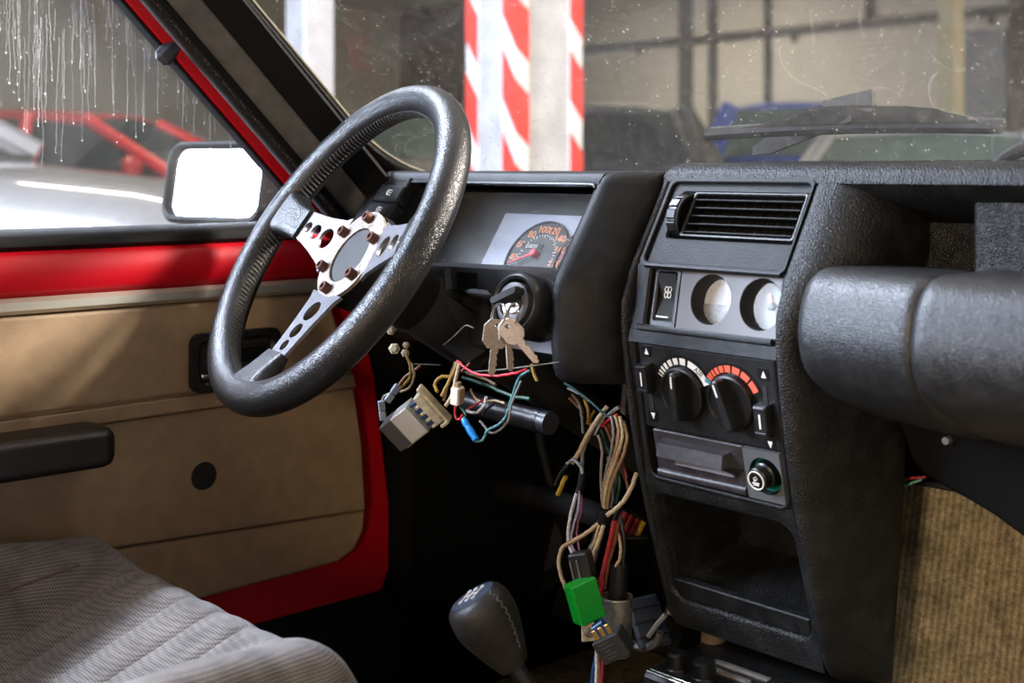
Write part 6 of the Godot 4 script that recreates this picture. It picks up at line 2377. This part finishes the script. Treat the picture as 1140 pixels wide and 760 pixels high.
	box(b, V(0.001, 0, 0), V(0.019, 0.024, 0.016), 0.0015)
	obj("housing", b.done(), M.plastic, t)
	for k in 2:
		b = mb(G3)
		box(b, V(-0.0065 + k * 0.0065, -0.003, 0.0085), V(0.0014, 0.02, 0.002), 0.0005)
		obj("rib", b.done(), M.dull_steel, t)
	# green relay
	var G4 := Transform3D(vb(25, -6, 14), atz(651, 668, -0.134))
	t = thing("green_relay", "bright green relay hanging in the loom", "relay", G4.origin)
	b = mb(G4)
	box(b, V(0, 0, 0), V(0.0262, 0.0360, 0.0170), 0.0008)
	obj("case", b.done(), M.green_plastic, t)
	# its metal tab and screw
	b = mb(Transform3D(vb(6, 0, 2), atz(655, 703, -0.136)))
	box(b, V(0, 0, 0), V(0.0125, 0.017, 0.0025), 0.0006)
	var tab := obj("mounting_tab", b.done(), M.cream, t)
	b = mb(Transform3D(vb(6, 0, 2), atz(655.5, 704, -0.1345)))
	lathe(b, [Vector2(0.0046, 0), Vector2(0.0044, 0.0012), Vector2(0.0028, 0.0016), Vector2(0.0026, 0.0040), Vector2(0, 0.0042)], 18)
	obj("screw", b.done(30.0), M.dull_steel, tab)
	# black printed relay, its brass blades and the blue socket
	var G5 := Transform3D(vb(-20, 10, 32), atz(683, 717, -0.128))
	t = thing("black_relay", "black relay with worn white printing and brass blades", "relay", G5.origin)
	b = mb(G5)
	box(b, V(0, 0, 0), V(0.028, 0.0215, 0.018), 0.001)
	obj("case", b.done(), M.matt_black, t)
	b = mb(G5)
	for k in 5:
		var w := [0.010, 0.014, 0.007, 0.012, 0.009][k] as float
		box(b, V(-0.003 + 0.001 * (k % 2), 0.0068 - k * 0.0034, 0.0092), V(w, 0.0008, 0.0002))
	obj("worn_print", b.done(), mat(Color(0.22, 0.23, 0.22), 0.6), t)
	for k in 3:
		b = mb(G5)
		box(b, V(-0.009 + k * 0.007, 0.0145, 0.002), V(0.004, 0.009, 0.0012), 0.0003)
		obj("blade", b.done(), M.brass, t)
	var G6 := Transform3D(vb(-10, 0, 38), atz(668, 699, -0.136))
	t = thing("blue_socket", "dark blue relay socket between the green and black relays", "socket", G6.origin)
	b = mb(G6)
	box(b, V(0, 0, 0), V(0.013, 0.011, 0.011), 0.001)
	obj("housing", b.done(), M.navy_plastic, t)
	# bare metal can
	var base := atz(687, 728, -0.185)
	t = thing("metal_can", "dull aluminium can standing open beside the loom", "can", base)
	b = mb(facing(base, V(0.02, 1.0, 0.02), V(0, 0, 1)))
	var hgt := atz(687, 662, -0.185).y - base.y
	lathe(b, [Vector2(0, 0), Vector2(0.0125, 0.0), Vector2(0.0132, 0.002), Vector2(0.0142, hgt - 0.003), Vector2(0.0150, hgt - 0.0015), Vector2(0.0146, hgt), Vector2(0.0136, hgt - 0.001), Vector2(0.0130, hgt - 0.012), Vector2(0, hgt - 0.014)], 32)
	obj("can_body", b.done(40.0), M.dull_steel, t)
	b = mb()
	tube(b, [base + V(0, hgt - 0.012, 0), base + V(0.001, hgt + 0.03, -0.002)], 0.0088, 14)
	obj("plunger", b.done(), M.gloss_black, t)


# ---------------------------------------------------------------- footwell
func build_footwell() -> void:
	# beige carpet behind the console on the passenger side
	var b := mb()
	sheet(b, func(u, v): return V(lerpf(-0.075, 0.62, u), lerpf(0.652, 0.27, v), -0.415 + 0.10 * v + 0.004 * sin(u * 17.0)), 24, 12)
	sheet(b, func(u, v): return V(lerpf(-0.075, 0.62, u), lerpf(0.652, 0.27, v), -0.427 + 0.10 * v + 0.004 * sin(u * 17.0)), 24, 12)
	var c := obj("footwell_carpet", b.done(60.0), M.carpet)
	tag(c, "worn beige ribbed carpet in the passenger footwell", "carpet")
	b = mb()
	var e := []
	for k in 20:
		var u := k / 19.0
		e.append(V(lerpf(-0.075, 0.62, u), 0.653, -0.417 + 0.004 * sin(u * 17.0)))
	tube(b, e, 0.0035, 8)
	obj("bound_edge", b.done(), M.matt_black, c, "black bound edge")
	# pedal and bracket
	var t := thing("accelerator_pedal", "black ribbed pedal with a bright edge beside the metal can", "pedal", atz(722, 715, -0.25))
	b = mb(Transform3D(vb(18, -34, 6), atz(722, 692, -0.262)))
	box(b, V(0, 0, 0), V(0.036, 0.050, 0.008), 0.003)
	var pd := obj("pad", b.done(), mat(Color(0.20, 0.22, 0.26), 0.4), t)
	for k in 3:
		b = mb(Transform3D(vb(18, -34, 6), atz(722, 692, -0.262)))
		box(b, V(0, -0.014 + k * 0.014, 0.0046), V(0.034, 0.002, 0.002), 0.0005)
		obj("rib", b.done(), M.matt_black, pd)
	b = mb()
	tube(b, smooth_path([atz(741, 684, -0.245), atz(732, 694, -0.245), atz(722, 708, -0.244)], 4), 0.0025, 8)
	obj("bright_edge", b.done(), M.satin, t)
	b = mb()
	tube(b, smooth_path([atz(703, 716, -0.25), atz(716, 721, -0.25), atz(730, 715, -0.25), atz(735, 704, -0.25)], 4), 0.004, 8)
	obj("lever", b.done(), M.dull_steel, t)
	# a round speaker cover low on the far side of the footwell
	var sc := atz(598, 605, -0.50)
	t = thing("footwell_speaker", "round dark speaker cover deep in the driver's footwell", "speaker", sc - V(0, 0.08, 0))
	b = mb(facing(sc, V(0.3, 0.3, 0.9)))
	lathe(b, [Vector2(0, 0.006), Vector2(0.04, 0.006), Vector2(0.044, 0.002), Vector2(0.052, 0.004), Vector2(0.062, 0.006), Vector2(0.066, 0.0), Vector2(0.066, -0.02)], 40)
	obj("cover", b.done(), M.gloss_black, t)
	for k in 5:
		b = mb(facing(sc, V(0.3, 0.3, 0.9)))
		box(b, V(0, -0.02 + k * 0.01, 0.007), V(0.05, 0.003, 0.003), 0.0006)
		obj("slot_rib", b.done(), M.plastic, t)
	# clutch and brake pedals in the dark
	for k in 2:
		var p := V(-0.47 + k * 0.14, 0.42, -0.42)
		t = thing("pedal", ["clutch pedal in the dark driver's footwell next to the door", "brake pedal in the dark driver's footwell beside the clutch pedal"][k], "pedal", p - V(0, 0.03, 0))
		b = mb(Transform3D(Basis(V(1, 0, 0), -0.5), p))
		box(b, V(0, 0, 0), V(0.06, 0.045, 0.012), 0.004)
		obj("pad", b.done(), M.rubber, t)
		b = mb()
		tube(b, [p + V(0, 0, -0.008), p + V(0, 0.16, -0.08), p + V(0, 0.30, -0.10)], 0.007, 8)
		obj("arm", b.done(), M.dull_steel, t)
	# car radio lying face up under the console
	var y := 0.498
	var r0 := aty(716, 748, y)
	t = thing("car_radio", "old black car radio lying face up under the console", "radio", V(r0.x + 0.09, 0.44, r0.z - 0.06))
	var RF := Transform3D(Basis(V(1, 0, 0), V(0, 0.10, -0.995), V(0, 0.995, 0.10)), V(r0.x, y, r0.z))   # local y runs forwards over the face
	b = mb(RF)
	box(b, V(0.09, 0.055, -0.03), V(0.182, 0.112, 0.06), 0.003)
	obj("case", b.done(), M.plastic, t)
	b = mb(RF)
	box(b, V(0.09, 0.003, 0.0008), V(0.176, 0.0016, 0.0016), 0.0004)
	box(b, V(0.09, 0.0075, 0.0008), V(0.176, 0.0010, 0.0014), 0.0004)
	box(b, V(0.09, -0.0018, -0.012), V(0.15, 0.001, 0.0014), 0.0004)
	obj("bright_lines", b.done(), M.chrome, t)
	for q in [[0.022, 0.022, 0.0095], [0.052, 0.024, 0.0105], [0.125, 0.03, 0.009]]:
		b = mb(RF * Transform3D(Basis.IDENTITY, V(q[0], q[1], 0)))
		lathe(b, [Vector2(q[2] * 1.15, 0), Vector2(q[2] * 1.1, 0.003), Vector2(q[2], 0.004), Vector2(q[2] * 0.95, 0.016), Vector2(q[2] * 0.7, 0.0175), Vector2(0, 0.0175)], 24)
		obj("knob", b.done(30.0), M.gloss_black, t)
	for q in [[0.068, 0.056, 0.062], [0.058, 0.042, 0.060], [0.098, 0.038, 0.03]]:
		b = mb(RF)
		prism(b, rrect(q[0], q[1], q[2], 0.006, 0.003, 4), 0.0, 0.0022, 0.0006)
		obj("key_strip", b.done(), mat(Color(0.36, 0.345, 0.32), 0.6), t)
	# pale bush seen under the console
	var g := aty(785, 706, 0.50)
	b = mb(facing(V(-0.125, 0.503, -0.262), V(0.1, 1.0, 0.0), V(0, 0, 1)))
	lathe(b, [Vector2(0, 0), Vector2(0.012, 0.0), Vector2(0.0115, 0.026), Vector2(0, 0.026)], 20)
	tag(obj("cable_bush", b.done(), mat(Color(0.40, 0.33, 0.27), 0.7)), "pale fibre bush under the bottom edge of the console", "bush")


func _ready() -> void:
	# camera
	var cam := Camera3D.new()
	cam.name = "camera"
	add_child(cam)
	cam.transform = Transform3D(Basis(rgt, Vector3.UP, -fwd), EYE)
	var at := CameraAttributesPhysical.new()
	at.frustum_focal_length = 45.8
	at.frustum_focus_distance = 1.25
	at.frustum_near = 0.05
	at.frustum_far = 100.0
	at.exposure_aperture = 5.6
	cam.attributes = at
	cam.projection = Camera3D.PROJECTION_FRUSTUM
	cam.near = 0.05
	cam.far = 100.0
	cam.size = 0.05 * 760.0 / FPX
	cam.frustum_offset = Vector2(0, -(380.0 - HORIZON) / FPX * 0.05)
	cam.current = true
	# air outside the closed garage
	var env := Environment.new()
	env.background_mode = Environment.BG_COLOR
	env.background_color = Color(0.05, 0.05, 0.05)
	env.tonemap_mode = Environment.TONE_MAPPER_LINEAR
	env.tonemap_exposure = 1.0
	env.sdfgi_enabled = true
	env.ssao_enabled = true
	env.ssil_enabled = true
	var we := WorldEnvironment.new()
	we.name = "world_environment"
	we.environment = env
	add_child(we)
	make_materials()
	# lamps, all out of view, placed to light the cabin and the garage
	unseen_softbox(V(-2.45, 2.12, 2.40), V(-0.2, 0.9, 0.0), 1.4, 2.1, 66.0, Color(0.84, 0.90, 1.0), M.soft_glow, "large cool lamp on a stand, out of view, placed to light the cabin through the driver side window")  # unseen; lights console, wheel and mirror from the left rear
	unseen_softbox(V(1.8, 2.6, -2.9), V(-0.5, 0.75, 0.2), 0.6, 0.6, 55.0, Color(1.0, 0.965, 0.92), M.warm_glow, "square warm lamp on a stand, out of view, placed to light the driver door through the windscreen")  # unseen; lights the upper door panel from the front right
	unseen_softbox(V(1.15, 1.32, 2.75), V(0.05, 0.6, -0.3), 0.5, 0.5, 8.0, Color(1.0, 0.90, 0.76), M.dim_glow, "small warm lamp on a stand, out of view, placed to light the passenger footwell carpet")  # unseen; lights the beige carpet from the right rear
	unseen_ceiling_lamp(V(-8.4, 3.3, -9.2), true, 9.0, "unseen ceiling lamp placed to light the wall beyond the striped pillar")  # unseen; brightens the far wall left of centre
	unseen_ceiling_lamp(V(-1.8, 3.3, -9.0), true, 7.5, "unseen ceiling lamp placed to light the wall near the cream post")  # unseen; brightens the far wall on the right
	unseen_ceiling_lamp(V(-7.4, 3.3, -3.4), false, 5.0, "unseen ceiling lamp placed to light the red parked car")  # unseen; lights the red car and the wall behind it
	unseen_ceiling_lamp(V(-2.3, 3.3, 0.3), false, 38.0, "unseen ceiling lamp placed to light the seat through the driver side window", Color(0.86, 0.91, 1.0))  # unseen; lights the seat cushion steeply from above
	unseen_ceiling_lamp(V(2.6, 3.3, 2.4), false, 7.0, "unseen ceiling lamp placed to light the cabin from the passenger side")  # unseen; softly lights the cabin from the right
	# place
	build_garage()
	var rc_ := atd(120, 188, 9.4)
	parked_car(V(rc_.x, 0, rc_.z), deg_to_rad(38.0), paint(Color(0.78, 0.05, 0.07)), M.dark_glass, "red parked hatchback seen through the driver's window")
	var wc := atd(190, 188, 3.5) - rgt * 1.45
	parked_car(V(wc.x, 0, wc.z), deg_to_rad(48.0), paint(Color(0.33, 0.325, 0.32)), M.dark_glass, "pale parked car between the red car and the driver's door", 1.08)
	var gc := atd(660, 188, 9.4)
	parked_car(V(gc.x, 0, gc.z), deg_to_rad(133.0), paint(Color(0.16, 0.175, 0.16)), M.dark_glass, "dark grey parked car beyond the striped pillar")
	var bc := atd(880, 188, 13.0)
	parked_car(V(bc.x, 0, bc.z), deg_to_rad(128.0), paint(Color(0.08, 0.28, 0.70)), M.pale_glass, "tall blue parked car behind the dark grey and silver cars", 1.15)
	var sc := atd(1030, 188, 7.6)
	parked_car(V(sc.x, 0, sc.z), deg_to_rad(-58.0), paint(Color(0.62, 0.64, 0.65)), M.pale_glass, "low silver parked car in front of the cream post", 0.88)
	var tc := atd(440, 188, 13.2)
	parked_car(V(tc.x, 0, tc.z), deg_to_rad(-50.0), paint(Color(0.66, 0.655, 0.64)), M.pale_glass, "tall white parked car beyond the driver's windscreen corner", 1.15)
	build_body()
	build_door()
	build_mirror()
	build_wiper()
	build_binnacle()
	build_dash()
	build_console()
	build_seat()
	build_wheel()
	build_ignition()
	build_gear()
	build_footwell()
	build_electrics()
